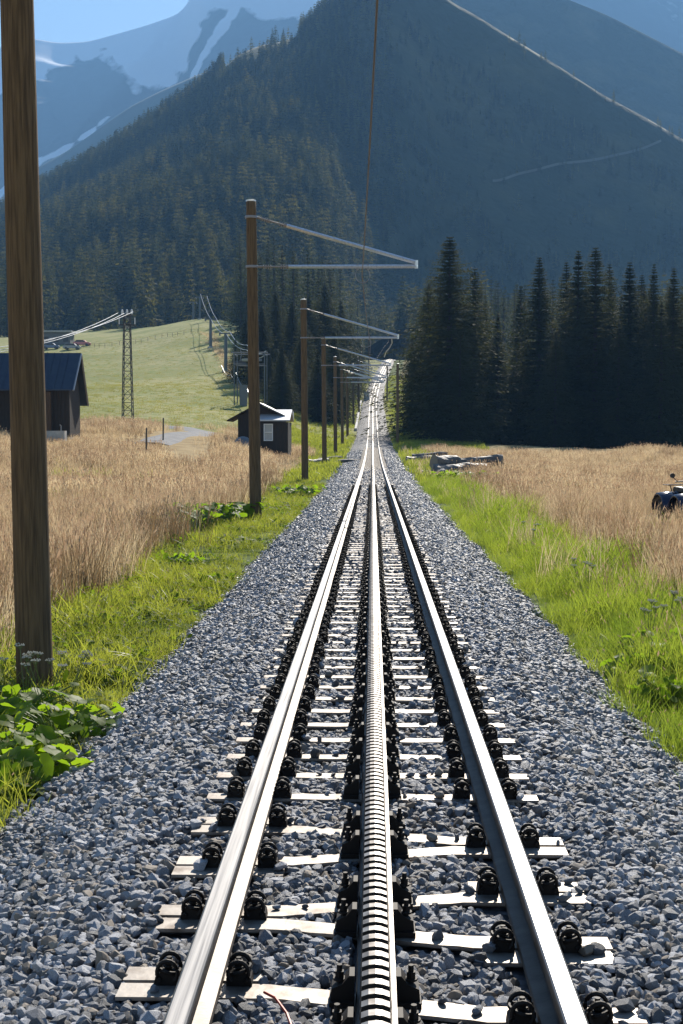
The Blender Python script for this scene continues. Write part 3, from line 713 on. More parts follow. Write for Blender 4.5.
# ------------------------------------------------------------------ barn on the left
darkwood = mat('dark_timber', (.045, .032, .024), .8, col2=(.022, .018, .016), nscale=4, stretch=(9, 9, .4), bump=.5, bscale=10, ramp=(.4, .65))
roofm = mat('barn_roof_metal', (.03, .045, .08), .42, .35, col2=(.04, .06, .09), nscale=2)
def barn():
    root = empty('barn', (X(70, 85), 85, gz(X(70, 85), 85)))
    tag(root, 'dark timber barn with a low blue-black metal roof at the left edge', 'barn')
    z0 = -.5; ez = (437-389)/F*85 + CAMZ - root.location.z; rz = (437-355)/F*87.6 + CAMZ - root.location.z
    L = 15; ov = .35
    m = MB(); m.prism([(0, z0), (3.0, z0), (3.0, ez-.55), (1.8, rz-.15), (0, ez-.1)], -L, 0, Matrix(((0, 1, 0, 0), (1, 0, 0, 0), (0, 0, 1, 0), (0, 0, 0, 1))))
    wl = m.build('wall', [darkwood], root)
    m = MB()
    for i in range(60): m.box(-L+.25*i, -L+.25*i+.03, -.03, -.003, 0, ez-.1)
    m.build('wall_batten', [darkwood], root)
    def slope(nm, ya, za, yb, zb_):
        m = MB(); t = .07
        m.add([(-L, ya, za), (ov, ya, za), (ov, yb, zb_), (-L, yb, zb_), (-L, ya, za+t), (ov, ya, za+t), (ov, yb, zb_+t), (-L, yb, zb_+t)], [(0,1,2,3),(4,7,6,5),(0,4,5,1),(1,5,6,2),(2,6,7,3),(3,7,4,0)])
        for i in range(int(L/.45)):                # standing seams
            x = -L + .2 + .45*i
            m.add([(x, ya, za+t), (x+.025, ya, za+t), (x+.025, yb, zb_+t), (x, yb, zb_+t), (x, ya, za+t+.035), (x+.025, ya, za+t+.035), (x+.025, yb, zb_+t+.035), (x, yb, zb_+t+.035)], [(0,1,2,3),(4,7,6,5),(0,4,5,1),(1,5,6,2),(2,6,7,3),(3,7,4,0)])
        return m.build(nm, [roofm], root)
    slope('roof', -.6, ez-.12, 1.8, rz); slope('roof', 3.8, ez-.95, 1.8, rz-.004)
    m = MB(); m.tube([(ov+.01, -.6, ez-.12), (ov+.01, 1.8, rz)], .06, 6); m.tube([(ov+.01, 3.8, ez-.95), (ov+.01, 1.8, rz)], .06, 6); m.build('verge_board', [dullm], root)
    m = MB(); m.box(-1.3, -1.05, -.6, -.35, z0, ez-.2); m.build('support_post', [woodmat('post_wood', (.14, .09, .06), (.08, .05, .03))], root)
    m = MB(); m.box(-2.9, -1.6, -.035, -.01, 0, 1.9); d = m.build('door', [darkwood], root)
    m = MB(); m.box(-1.75, -1.7, -.07, -.036, .9, 1.05); m.build('handle', [dullm], d)
    m = MB(); m.box(-L, .03, -.06, 3.03, z0, .18); m.build('plinth', [conc], root)
barn()
tr = empty('water_trough', (X(53, 82), 82, gz(X(53, 82), 82))); tag(tr, 'pale concrete trough on the grass in front of the barn', 'trough')
m = MB(); m.box(-.75, .75, -.3, .3, 0, .12); m.box(-.75, .75, -.3, -.22, .12, .6); m.box(-.75, .75, .22, .3, .12, .6); m.box(-.75, -.67, -.22, .22, .12, .6); m.box(.67, .75, -.22, .22, .12, .6); m.build('basin', [conc], tr)
m = MB(); m.tube([(.4, .36, -.1), (.4, .36, .9), (.4, .1, .95)], .03, 6); m.build('spout', [dullm], tr)

# ------------------------------------------------------------------ hut behind pole two
def hut():
    d = 97; x0 = X(238, d); x1 = X(289, d); z = gz(X(262, d), d)
    root = empty('hut', (x0, d, z)); Wd = x1-x0; ez = 1.75+.0; apx = (X(260, d)-x0)
    tag(root, 'small dark timber hut with a white fascia and window behind the second pole', 'hut')
    rz = (437-404)/F*d + CAMZ - z; ez = (437-416)/F*d + CAMZ - z; wall_r = apx+1.6
    m = MB(); m.prism([(0, -.5), (wall_r, -.5), (wall_r, ez), (apx, rz-.12), (0, ez)], 0, 3.6); m.build('wall', [darkwood], root)
    def sl(nm, xa, za, xb, zb_, mt):
        m = MB(); t = .08; m.add([(xa, -.6, za), (xb, -.6, zb_), (xb, 4.0, zb_), (xa, 4.0, za), (xa, -.6, za+t), (xb, -.6, zb_+t), (xb, 4.0, zb_+t), (xa, 4.0, za+t)], [(0,1,2,3),(4,7,6,5),(0,4,5,1),(1,5,6,2),(2,6,7,3),(3,7,4,0)]); m.build(nm, [mt], root)
    sl('roof', -.72, ez-.38, apx, rz, darkwood); sl('roof', wall_r+.2, ez-.06, apx, rz, whitem if False else dullm)
    m = MB(); m.box(apx+.15, Wd, -1.2, 3.0, -.5, (437-421)/F*d+CAMZ-z-.1); m.build('annex_wall', [darkwood], root)
    zt_ = (437-413)/F*d + CAMZ - z; zb_ = (437-421.5)/F*d + CAMZ - z
    m = MB(); m.prism([(-1.55, zb_), (-1.55, zb_+.09), (1.2, zt_+.25), (3.2, zt_+.1), (3.2, zb_), (1.2, zt_+.16)], apx+.05, Wd+.15, Matrix(((0, 1, 0, 0), (1, 0, 0, 0), (0, 0, 1, 0), (0, 0, 0, 1)))); m.build('awning_roof', [mat('pale_sheet_roof', (.55, .57, .6), .5, .3)], root)
    xw0 = X(263, d-1.2)-x0+.05; xw1 = X(273, d-1.2)-x0; zw0 = (437-441)/F*d+CAMZ-z; zw1 = (437-424)/F*d+CAMZ-z
    m = MB()
    for (a, b, c, e) in ((xw0, xw1, zw0, zw0+.07), (xw0, xw1, zw1-.07, zw1), (xw0, xw0+.07, zw0+.07, zw1-.07), (xw1-.07, xw1, zw0+.07, zw1-.07), (xw0+.07, xw1-.07, (zw0+zw1)/2-.03, (zw0+zw1)/2+.04)): m.box(a, b, -1.26, -1.203, c, e)
    wn = m.build('window', [whitem], root)
    glass = mat('window_glass', (.25, .33, .42), .08, 0, spec=.8)
    m = MB(); m.box(xw0+.07, xw1-.07, -1.215, -1.205, zw0+.07, zw1-.07); m.build('pane', [glass], wn)
hut()

# ------------------------------------------------------------------ lattice power mast and its lines
steel = mat('weathered_steel', (.05, .05, .055), .6, .4, col2=(.08, .08, .08), nscale=12)
def mast():
    d = 125; x = X(128, d); z = gz(x, d); root = empty('lattice_mast', (x, d, z)); tag(root, 'tall narrow steel lattice mast carrying power lines at the edge of the pasture', 'mast')
    H = (437-316)/F*d + CAMZ - z; b0, b1 = .46, .26
    def c(k, t): r = b0+(b1-b0)*t; return Vector(((-r, r, r, -r)[k % 4], (-r, -r, r, r)[k % 4], H*t))
    m = MB()
    for k in range(4): m.tube([c(k, -.05), c(k, 1)], .045, 6)
    m.build('leg_frame', [steel], root); m = MB(); n = 14
    for i in range(n):
        for k in range(4):
            a = i/n; b = (i+1)/n
            m.tube([c(k, a), c(k+1, b)] if (i+k) % 2 else [c(k+1, a), c(k, b)], .024, 5)
            m.tube([c(k, b), c(k+1, b)], .02, 5)
    m.build('bracing', [steel], root)
    m = MB(); m.box(-.75, .75, -.06, .06, H-.9, H-.78); m.box(-.5, .5, -.05, .05, H-.0, H+.1); m.build('crossarm', [steel], root)
    for q in (-.42, 0, .42):
        m = MB(); lathe(m, [(.05, 0), (.11, .05), (.07, .12), (.12, .2), (.07, .28), (.1, .36), (.03, .45)], (q, 0, H+.1), 10); m.build('insulator', [whitem], root)
    for q in (-.7, .7):
        m = MB(); m.tube([(q, 0, H-.78), (q, 0, H-.2)], .05, 8); m.build('insulator', [whitem], root)
    return x, d, z, H
mx, md_, mz, mH = mast()
cabm = mat('bright_cable', (.42, .44, .47), .45, .6)
for i, (a, b) in enumerate((((118, 313), (0, 350)), ((126, 312.5), (0, 352)), ((133, 312), (0, 347)))):
    p = W(a[0], a[1], 125); q = W(b[0], b[1], 92); q2 = q + (q-p)*.6
    m = MB(); m.tube(catpts([p, q, q2], .45, 8), .022, 5); o = m.build('power_line', [cabm])
    tag(o, ['lowest', 'middle', 'uppermost'][i] + ' of three bright power lines sagging from the lattice mast to the left', 'power line', 'power lines')

# ------------------------------------------------------------------ ski lift
liftm = mat('lift_steel', (.14, .16, .18), .5, .5)
def pylon(px, pyt, d, lab):
    x = X(px, d); z = gz(x, d); H = (437-pyt)/F*d + CAMZ - z
    root = empty('lift_pylon', (x, d, z)); tag(root, lab, 'lift pylon', 'ski lift pylons')
    m = MB(); m.tube([(0, 0, -.5), (0, 0, H)], [.33, .22], 12); m.build('tower', [liftm], root)
    m = MB(); m.box(-1.1, 1.1, -.12, .12, H-.1, H+.12); m.build('crossarm', [liftm], root)
    for q in (-1, 1):
        m = MB(); m.box(q-.09, q+.09, -.9, .9, H-.35, H-.18); m.build('sheave_beam', [dullm], root)
        for yy in (-.7, 0, .7):
            m = MB(); m.tube([(q-.05, yy, H-.1), (q+.05, yy, H-.1)], .2, 12); m.build('sheave', [darkm], root)
    m = MB(); m.box(-.55, .55, -.55, .55, -.6, .25); m.build('footing', [conc], root)
    m = MB()
    for i in range(int(H/.5)): m.box(.24, .28, -.2, .2, .5+.5*i, .54+.5*i)
    m.box(.27, .3, -.22, -.19, .4, H); m.box(.27, .3, .19, .22, .4, H); m.build('ladder', [dullm], root)
pylon(226, 334, 245, 'lowest grey ski lift pylon, nearest the hut')
pylon(211, 320, 290, 'middle grey ski lift pylon on the grassy slope')
pylon(200.5, 298, 395, 'highest grey ski lift pylon on the crest of the slope')
pylon(194, 303, 410, 'short ski lift pylon just left of the highest one on the crest')
for lab, L_ in (('upper ski lift cable sweeping down over the pylons', [(265, 355, 172), (247, 350, 195), (226.4, 334, 245), (211, 319.5, 290), (200.5, 294, 395)]),
               ('second ski lift cable running beside the upper one', [(266, 351, 172), (247, 345, 195), (230, 332, 245), (216, 318, 290), (207, 296, 395)]),
               ('short low cable curving down from the lift slope to the hut', [(221.5, 365.5, 230), (231, 374.5, 215), (236, 372.5, 205), (247, 388, 185), (254, 394, 176)])):
    m = MB(); m.tube(catpts([W(*p) for p in L_], .7, 6), .05 if 'short' not in lab else .03, 5); o = m.build('lift_cable', [cabm]); tag(o, lab, 'cable', 'ski lift cables')
def lift_station():
    d = 172; x = X(252, d); z = gz(x, d); root = empty('lift_station', (x, d, z)); tag(root, 'open steel frame of the ski lift lower station beside the spruces', 'lift station')
    H = (437-354)/F*d + CAMZ - z; xl = X(236, d)-x; xr = X(266, d)-x
    for q in (xl, xr):
        for yy in (-2, 2):
            m = MB(); m.tube([(q, yy, -.5), (q, yy, H)], .07, 8); m.build('post', [liftm], root)
    m = MB()
    for yy in (-2, 2): m.tube([(xl-.4, yy, H), (xr+.4, yy, H)], .07, 8); m.tube([(xl, yy, H-1.4), (xr, yy, H-1.4)], .05, 8)
    for q in (xl, xr): m.tube([(q, -2, H-.2), (q, 2, H-.2)], .09, 8)
    m.build('frame_beam', [liftm], root)
    m = MB(); m.tube([(0, 0, H-.9), (0, 0, H-.65)], 1.25, 24); m.build('bull_wheel', [dullm], root)
    m = MB(); m.box(-1.4, -.5, -1.2, -.5, 0, 2.6); m.build('control_box', [liftm], root)
lift_station()
# chair hanging from the cable
def chair(px, py, d, lab):
    p = W(px, py, d); root = empty('lift_chair', p); tag(root, lab, 'lift chair', 'ski lift chairs')
    m = MB(); m.tube([(0, 0, 0), (.2, 0, -1.0), (0, 0, -2.0)], .05, 6); m.build('hanger', [dullm], root)
    m = MB(); m.box(-.8, .8, -.25, .25, -2.6, -2.52); m.build('seat', [darkm], root)
    m = MB(); m.box(-.8, .8, .25, .3, -2.5, -1.95); m.build('backrest', [darkm], root)
chair(240, 347, 200, 'dark chair hanging from the ski lift cable above the station')

# ------------------------------------------------------------------ far station building, cars, fence at the top of the pasture
d = 345; x = X(57, d); z = gz(x, d)
fb = empty('station_building', (x, d, z)); tag(fb, 'low flat-roofed building at the far edge of the pasture by the forest', 'building')
m = MB(); m.box(-3.5, 3.5, 0, 5, -1, 3.2); m.build('wall', [mat('grey_render', (.16, .16, .17), .8)], fb)
m = MB(); m.box(-4.0, 4.0, -.8, 5.6, 3.2, 3.6); m.build('roof', [conc], fb)
for q in (-2.4, 0, 2.4):
    m = MB(); m.box(q-.6, q+.6, -.05, -.003, .9, 2.1); m.build('window', [darkm], fb)
def car(px, d, col, lab, L=4.0):
    x = X(px, d); z = gz(x, d); root = empty('parked_car', (x, d, z)); tag(root, lab, 'car', 'cars parked by the far building')
    pm = mat('car_paint', col, .25, .2); Mx = Matrix(((1, 0, 0, 0), (0, 1, 0, 0), (0, 0, 1, 0), (0, 0, 0, 1)))
    m = MB(); m.prism([(-2, .3), (2, .3), (2.05, .7), (1.9, .85), (1.1, .95), (.6, 1.42), (-1.2, 1.45), (-1.75, .98), (-2.05, .9)], -.85, .85); m.build('body', [pm], root, bevel=.05)
    m = MB(); m.prism([(1.0, .95), (.57, 1.35), (-1.15, 1.38), (-1.6, .98)], -.86, -.852); m.prism([(1.0, .95), (.57, 1.35), (-1.15, 1.38), (-1.6, .98)], .852, .86); m.build('window', [darkm], root)
    for a in (-1.25, 1.25):
        for b in (-.82, .82):
            m = MB(); m.tube([(a, b-.1, .32), (a, b+.1, .32)], .32, 14); m.build('wheel', [darkm], root)
car(52, 330, (.08, .13, .25), 'blue car parked left of the red one by the far building')
car(83, 335, (.45, .16, .18), 'pinkish red car parked at the forest edge right of the far building')
car(73, 325, (.25, .27, .30), 'grey car parked in front of the low flat-roofed building')
fn = empty('pasture_fence', (0, 0, 0)); tag(fn, 'thin wire fence with wooden posts across the top of the pasture', 'fence')
pts = [W(px, 342, 330) for px in range(78, 202, 6)]
fpts = [Vector((p.x, 328 + 2*math.sin(i), gz(p.x, 328 + 2*math.sin(i)))) for i, p in enumerate(pts)]
greyw = woodmat('grey_wood', (.2, .17, .14), (.12, .1, .08))
for p in fpts:
    m = MB(); m.tube([p - Vector((0, 0, .3)), p + Vector((0, 0, .95))], .045, 6); m.build('post', [greyw], fn)
m = MB()
for hh in (.5, 1.0): m.tube([p + Vector((0, 0, hh)) for p in fpts], .015, 5)
m.build('wire', [steel], fn)
for px, py, d, lab in ((146, 443, 70, 'thin wooden stake in the dry grass, the nearer of two'), (163, 434, 88, 'thin wooden stake in the dry grass beside the gravel lane')):
    x = X(px, d); z = gz(x, d); m = MB(); m.tube([(x, d, z-.3), (x+.03, d, z+1.5)], .05, 7); m.tube([(x+.03, d, z+1.5), (x+.035, d, z+1.56)], [.05, .02], 7); o = m.build('stake', [greyw]); tag(o, lab, 'stake')

# gravel lane
lane = [(150, 447, 84), (172, 443, 95), (196, 439, 104), (207, 433, 113), (196, 427.5, 121), (176, 425.5, 126), (150, 424.5, 129), (100, 424, 132), (40, 423, 134)]
lp = [Vector((X(a, c), c)) for a, b, c in lane]
pp = []
for i in range(len(lp)-1):
    for k in range(6):
        t = k/6; p0 = lp[max(0, i-1)]; p1 = lp[i]; p2 = lp[i+1]; p3 = lp[min(len(lp)-1, i+2)]
        pp.append(.5*((2*p1) + (-p0+p2)*t + (2*p0-5*p1+4*p2-p3)*t*t + (-p0+3*p1-3*p2+p3)*t**3))
V = []; Fs = []
for i, p in enumerate(pp):
    t = (pp[min(i+1, len(pp)-1)] - pp[max(0, i-1)]).normalized(); nrm = Vector((-t.y, t.x))
    for q in (-1.3, -.5, .5, 1.3):
        v = p + nrm*q; V.append((v.x, v.y, gz(v.x, v.y) + .10 + (.04 if abs(q) < 1 else -.12)))
    if i: Fs += [((i-1)*4+k, (i-1)*4+k+1, i*4+k+1, i*4+k) for k in range(3)]
o = obj('path', npmesh('path', V, Fs, [mat('gravel_lane', (.13, .13, .14), .9, col2=(.20, .20, .20), nscale=1.2, bump=.5, bscale=8)], smooth=True)); tag(o, 'curving grey gravel lane beyond the dry meadow', kind='structure')

# ------------------------------------------------------------------ conifers
barkm = mat('conifer_bark', (.07, .05, .035), .9, col2=(.035, .027, .02), nscale=6, stretch=(3, 3, .6))
needle = leafmat('needles', (.032, .042, .018), (.075, .08, .03), trans=.45, rough=.8, tcol=(1.25, 1.2, .6), nscale=.35, spec=.08)
needle_lit_larch = leafmat('needles_lit_larch', (.05, .065, .022), (.17, .16, .045), trans=.55, rough=.8, spec=.1, nscale=.02, tcol=(1.2, 1.1, .6))  # pale larch tone, also painting sunlight onto the crowns
needle_far = leafmat('needles_hillside', (.018, .030, .014), (.085, .095, .035), trans=.5, rough=.8, spec=.1, tcol=(1.2, 1.15, .6), nscale=.012)
def conifer_mesh(nm, seed, whorls, nbr, seg, leaf, rad, material, fill=0, low=.04, power=.85):
    """unit height crown; each branch is a drooping limb set with needle sprays"""
    r = np.random.default_rng(seed); V = []; Fs = []
    def tri(a, b, c): n = len(V); V.extend([a, b, c]); Fs.append((n, n+1, n+2))
    gaps = r.random(12)
    for i in range(whorls):
        t = (i + r.uniform(-.3, .3)) / whorls; z = low + (1-low)*min(1, max(0, t)); z = min(z, .995)
        env = rad * (1-t)**(power+.05) * (1 + .10*math.sin(t*17+seed) + .07*math.sin(t*41+seed*2)) + .002
        if t < .12: env *= .75 + 2*t
        for b in range(nbr):
            if t < .9 and r.random() < .14: continue
            a = 2*math.pi*(b + r.uniform(-.35, .35))/nbr + i*1.1; L = env * r.choice([r.uniform(.5, .9), r.uniform(.85, 1.25)]) * (1.0 + .16*math.sin(a*2+seed*1.3) + .1*math.sin(a*3+i*.3))
            ca, sa = math.cos(a), math.sin(a); droop = r.uniform(.15, .5)*(1-.5*t); rise = .25*t
            for s in range(seg):
                q = (s + r.uniform(.3, .9)) / seg; rr = L*q
                zz = z + L*(rise*q - droop*q*q + .12*q**4)
                p = np.array([ca*rr, sa*rr, zz]); wl = leaf*(.95-.15*q)*r.uniform(.6, 1.35)*(1-.72*t**1.5)
                for side in (-1, 1):
                    da = a + side*r.uniform(.35, 1.2); dl = wl*r.uniform(.8, 1.5)
                    tip = p + np.array([math.cos(da)*dl, math.sin(da)*dl, -dl*r.uniform(.1, .7)])
                    wv = np.array([-math.sin(da), math.cos(da), r.uniform(-.6, .6)])*wl*r.uniform(.16, .34)
                    tri(p - wv, p + wv, tip)
                dl = wl*.9; tip = p + np.array([ca*dl*.5, sa*dl*.5, -dl*r.uniform(.5, 1.1)])   # hanging spray
                wv = np.array([-sa, ca, 0])*wl*.28; tri(p-wv, p+wv, tip)
            if fill and r.random() < fill:         # limb itself
                p1 = np.array([ca*L*.85, sa*L*.85, z + L*(rise-droop)*.8]); wv = np.array([0, 0, .0022]); tri(np.array([0, 0, z])-wv, np.array([0, 0, z])+wv, p1)
    for k in range(5): a = k*1.3; tri(np.array([.002*math.cos(a), .002*math.sin(a), .96]), np.array([-.002*math.sin(a), .002, .96]), np.array([0, 0, 1.0]))
    return npmesh(nm, np.array(V), np.array(Fs, np.int32), [material])
def trunk_mesh(nm, seg=8):
    m = MB(); m.tube([(0, 0, -.02), (0, 0, .05), (.002, 0, .5), (0, 0, .97)], [.019, .015, .009, .001], seg); return m.mesh(nm, [barkm])
hero = [conifer_mesh('crown', 100+i, 74, 15, 8, .021, rd, needle, .8, low=lo, power=pw) for i, (rd, lo, pw) in enumerate(((.25, .02, .80), (.205, .03, .90), (.18, .03, .85), (.24, .05, .95), (.15, .04, .8)))]
midc = [conifer_mesh('crown', 200+i, 34, 9, 4, .034, rd, needle_far, 0, low=.05) for i, rd in enumerate((.24, .19, .27, .21))]
farc = [conifer_mesh('tree_clump', 300+i, 14, 8, 2, .09, rd, needle_far, 0, low=.04) for i, rd in enumerate((.22, .28, .19, .33))]
htr = trunk_mesh('trunk', 8); mtr = trunk_mesh('trunk', 5)
ntree = 0
def conifer(x, y, h, wid=1.0, label='', group=None, hero_=True, z=None, name='spruce_tree'):
    global ntree
    zz = gz(x, y) if z is None else z
    root = empty(name, (x, y, zz - .15), random.uniform(0, 6.28)); root.scale = (h*wid, h*wid, h)
    tag(root, label, 'tree', group)
    c = obj('crown', random.choice(hero if hero_ else midc) if not isinstance(hero_, int) or isinstance(hero_, bool) else hero[hero_], root)
    t = obj('trunk', htr if hero_ is not False else mtr, root); ntree += 1; return root
def by_top(px, topy, d): x = X(px, d); return x, gz(x, d), (437-topy)/F*d + CAMZ - gz(x, d)
# big spruces right of the track: pixel column, top row, distance, crown index, width factor, label
RT = [
 (449, 236, 152, 0, 1.42, 'tallest broad dark spruce just right of the track'),
 (428, 283, 165, 3, 1.35, 'shorter spruce whose boughs hang nearest the track'),
 (474, 268, 160, 0, 1.15, 'spruce against the right flank of the tallest broad one'),
 (497, 312, 158, 2, 1.0, 'low slender spruce in the gap beside the broad clump'),
 (516, 328, 168, 3, 1.1, 'lowest bushy spruce in the gap left of the lone pointed one'),
 (538, 257, 160, 1, 1.3, 'lone pointed spruce in the middle of the right-hand line'),
 (565, 262, 170, 1, 1.1, 'spruce on the left side of the dense dark clump'),
 (577, 250, 158, 3, 1.2, 'twin-topped dense spruce, left crown of the dark clump'),
 (594, 247, 155, 0, 1.15, 'twin-topped dense spruce, tallest crown of the dark clump'),
 (608, 264, 168, 2, 1.1, 'narrow spruce on the right side of the dense dark clump'),
 (628, 262, 160, 2, 1.35, 'slim spruce right of the dense dark clump'),
 (643, 290, 166, 4, 1.2, 'short slim spruce between two taller ones near the right edge'),
 (652, 264, 158, 1, 1.0, 'spruce with lighter drooping boughs near the right edge'),
 (672, 268, 152, 1, 1.1, 'spruce with its trunk base in the dry grass at the right edge'),
 (692, 255, 155, 0, 1.0, 'spruce half cut off by the right edge'),
 (715, 262, 158, 2, 1.1, 'spruce standing outside the right edge of the view'),
 (660, 300, 149, 3, 1.1, 'small bushy spruce in front of the right edge group'),
 (555, 330, 150, 3, 1.2, 'small bushy spruce at the foot of the dense clump'),
 (618, 320, 150, 3, 1.2, 'small spruce at the foot of the slim ones'),
 (460, 330, 146, 3, 1.2, 'small spruce in front of the tallest broad one'),
 (412, 330, 178, 2, 1.0, 'thin young spruce closest to the track bend'),
 (585, 290, 185, 0, 1.1, 'spruce behind the dense dark clump'), (520, 285, 190, 4, 1.2, 'narrow spruce behind the gap'), (640, 275, 190, 1, 1.2, 'spruce behind the slim right ones'), (440, 280, 195, 1, 1.1, 'spruce hidden behind the tallest broad one'),
 (485, 300, 200, 4, 1.1, 'narrow spruce behind the low slender one'), (610, 285, 205, 4, 1.3, 'narrow spruce behind the twin-topped one'), (668, 285, 198, 2, 1.2, 'spruce in the second row at the right edge')]
for px, ty, d, ci, wd, lab in RT:
    x, z, h = by_top(px, ty, d); conifer(x, d, h, wd*1.12, lab, 'large spruces right of the track', ci)
LT = [
 (236, 338, 222, 0, 1.0, 'dark spruce standing on the lift slope left of the second pole'),
 (325, 284, 235, 0, 1.0, 'tall dark spruce between the second and third poles, nearest the track'),
 (341, 300, 250, 1, 1.1, 'dark spruce left of the far track above the pole row'),
 (309, 296, 225, 3, 1.0, 'spruce just right of the third pole top'),
 (292, 302, 215, 1, 1.1, 'spruce midway between the second and third poles'),
 (276, 292, 230, 0, 1.0, 'broad spruce right of the second pole behind the lift frame'),
 (262, 305, 205, 2, 1.1, 'narrow spruce right behind the second pole'),
 (246, 318, 215, 1, 1.1, 'spruce left of the second pole casting its shadow on the pasture'),
 (282, 345, 175, 3, 1.1, 'light green young spruce above the hut roof'),
 (300, 340, 190, 0, 1.0, 'medium spruce between the hut and the third pole'),
 (318, 350, 180, 3, 1.0, 'medium bushy spruce left of the fourth pole'),
 (350, 318, 280, 1, 1.1, 'far spruce left of the climbing track'),
 (337, 345, 205, 2, 1.2, 'narrow spruce behind the fifth pole'),
 (358, 335, 320, 2, 1.2, 'small far spruce beside the top of the climbing track'),
 (334, 330, 190, 0, .9, 'dense spruce behind the fourth pole'), (304, 318, 205, 0, .9, 'dense spruce rising over the hut annex'), (284, 308, 250, 0, .9, 'second-row spruce between the second and third poles'), (318, 300, 262, 3, 1.0, 'second-row spruce behind the third pole top'), (270, 355, 185, 2, 1.1, 'short spruce beside the lift frame'), (288, 322, 240, 4, 1.3, 'narrow spruce behind the broad one by the lift frame')]
for px, ty, d, ci, wd, lab in LT:
    x, z, h = by_top(px, ty, d); conifer(x, d, h, wd*1.65, lab, 'spruces between the ski lift and the track', ci)

# forest edge trees at the end of the pasture and behind the spruces (individuals), nearest first
hz_ = lambda x, y: float(hillz(372 + math.atan2(x, y)*0 + x/y*F, y))
def anyz(x, y):
    a = gz(x, y)
    return max(a, hz_(x, y)) if y > 440 else a
cand = []
r = random.Random(5)
for _ in range(6000):
    px = r.uniform(-40, 720); d = 265 + 320*r.random()**.85; x = (px-372)/F*d
    if 10 < px < 236 and d < 452 + 8*math.sin(px*.1): continue
    if px <= 10 and d < 410: continue
    if 236 <= px < 372 and d < 268 + abs(px-330)*.5: continue
    if 340 < px < 372 and d < 420: continue
    if abs(x - float(xt(d))) < 10 and d < 450: continue
    if px > 380 and d < 300: continue
    if any((x-c[0])**2 + (d-c[1])**2 < (5.5 if d < 480 else 7.5)**2 for c in cand): continue
    cand.append((x, d)); 
cand.sort(key=lambda c: c[1])
cand = cand[:255]
LABF = {0: ('dark spruce in the front row of the forest above the pasture', 'forest edge spruces beyond the pasture'), 1: ('hazy spruce in the woods behind the big right-hand spruces', 'woodland spruces behind the right-hand line'), 2: ('spruce in the woods at the head of the climbing track', 'woodland spruces at the head of the track')}
for x, y in cand:
    px = 372 + x/y*F; k = 0 if px < 236 else (2 if px < 400 else 1)
    h = r.uniform(17, 27); conifer(x, y, h, r.uniform(.9, 1.25), LABF[k][0], LABF[k][1], False, z=anyz(x, y))
dmax = cand[-1][1]
# the wooded mountain side as one mass
n = 60000
px = rng.uniform(-200, 860, n); d = 430 + 650*np.sqrt(rng.random(n))*1.0; x = (px-372)/F*d
dens = np.ones(n)
t = fbm(x, d, .012, 9)
left = sstep(430, 250, px)
dens = .30 + .70*left
dens = np.where(d < 620, 1.0, dens)
dens *= np.where((t > .9) & (d > 650), .25, 1)
dens = np.where((px > 225) & (px < 300) & (d > 985), 0.03, dens)       # bare shoulder on the ridge
dens = np.where((px > 400) & (d > 1000), .02, dens)
keep = (rng.random(n) < dens*np.where(px < 420, .58, .6)) & ~((d < dmax) & (d < 640) & (rng.random(n) < 1.0))
keep &= ~((np.abs(x - xt(d)) < 9) & (d < 450))
px, d, x = px[keep], d[keep], x[keep]; n = len(d)
z = np.maximum(hillz(px, d), np.where(d < 700, ground(x, d), -999)); hh = rng.uniform(9, 23, n) * np.where(d > 800, .8, 1) * np.where((px > 400) & (d > 640), .6, 1)
P = np.stack([x, d, z-.5], -1); wr = rng.uniform(.75, 1.15, n); sc = np.stack([hh*wr, hh*wr, hh], -1)
lit_larch = [conifer_mesh('lit_larch_clump', 320+i, 14, 8, 2, .09, rd, needle_lit_larch, 0, low=.04) for i, rd in enumerate((.26, .33))]
clump_pick = rng.integers(0, 4, n)
lit_ = (rng.random(n) < .5*sstep(640, 760, d)*sstep(360, 300, px)*(.5 + .6*(fbm(x, d, .02, 12) > 0)))  # paler trees put sunlit crowns on the upper left flank
clump_pick = np.where(lit_, 4 + rng.integers(0, 2, n), clump_pick)
scatter('forest', farc + lit_larch, P, np.stack([np.zeros(n), np.zeros(n), rng.uniform(0, 6.28, n)], -1), sc, clump_pick, 'dark conifer forest covering the mountain side')
print('trees', ntree, 'forest', n, 'stones', len(PS))

# track cut across the mountain side
m = []; 
for i in range(41):
    t = i/40; px = 490 + 165*t; yy = 190 - 40*t - 3*math.sin(t*6)
    best = None                                 # follow the slope at the height of the old road
    for dd in np.arange(560, 1045, 4.0):
        if (float(hillz(px, dd)) - CAMZ)/dd*F >= 437 - yy: best = dd; break
    if best: m.append(Vector(((px-372)/F*best, best, float(hillz(px, best)))))
V = []; Fs = []
for i, p in enumerate(m):
    V += [p + Vector((0, -3, 1.0)), p + Vector((0, 0, 3.6))]
    if i: Fs.append((2*i-2, 2*i, 2*i+1, 2*i-1))
for _ in range(6):
    m = [m[0]] + [(m[i-1]+m[i]*2+m[i+1])/4 for i in range(1, len(m)-1)] + [m[-1]] if len(m) > 3 else m
m = [Vector((p.x, p.y, float(hillz(372 + p.x/p.y*F, p.y)))) for p in m]
V = []; Fs = []
for i, p in enumerate(m):
    V += [p + Vector((0, -2, -.6)), p + Vector((0, 0, 1.5))]
    if i: Fs.append((2*i-2, 2*i, 2*i+1, 2*i-1))
if len(m) > 3:
    o = obj('path', npmesh('path', V, Fs, [mat('hillside_track', (.10, .10, .075), .9)])); tag(o, 'faint pale track cut diagonally across the shaded mountain', kind='structure')

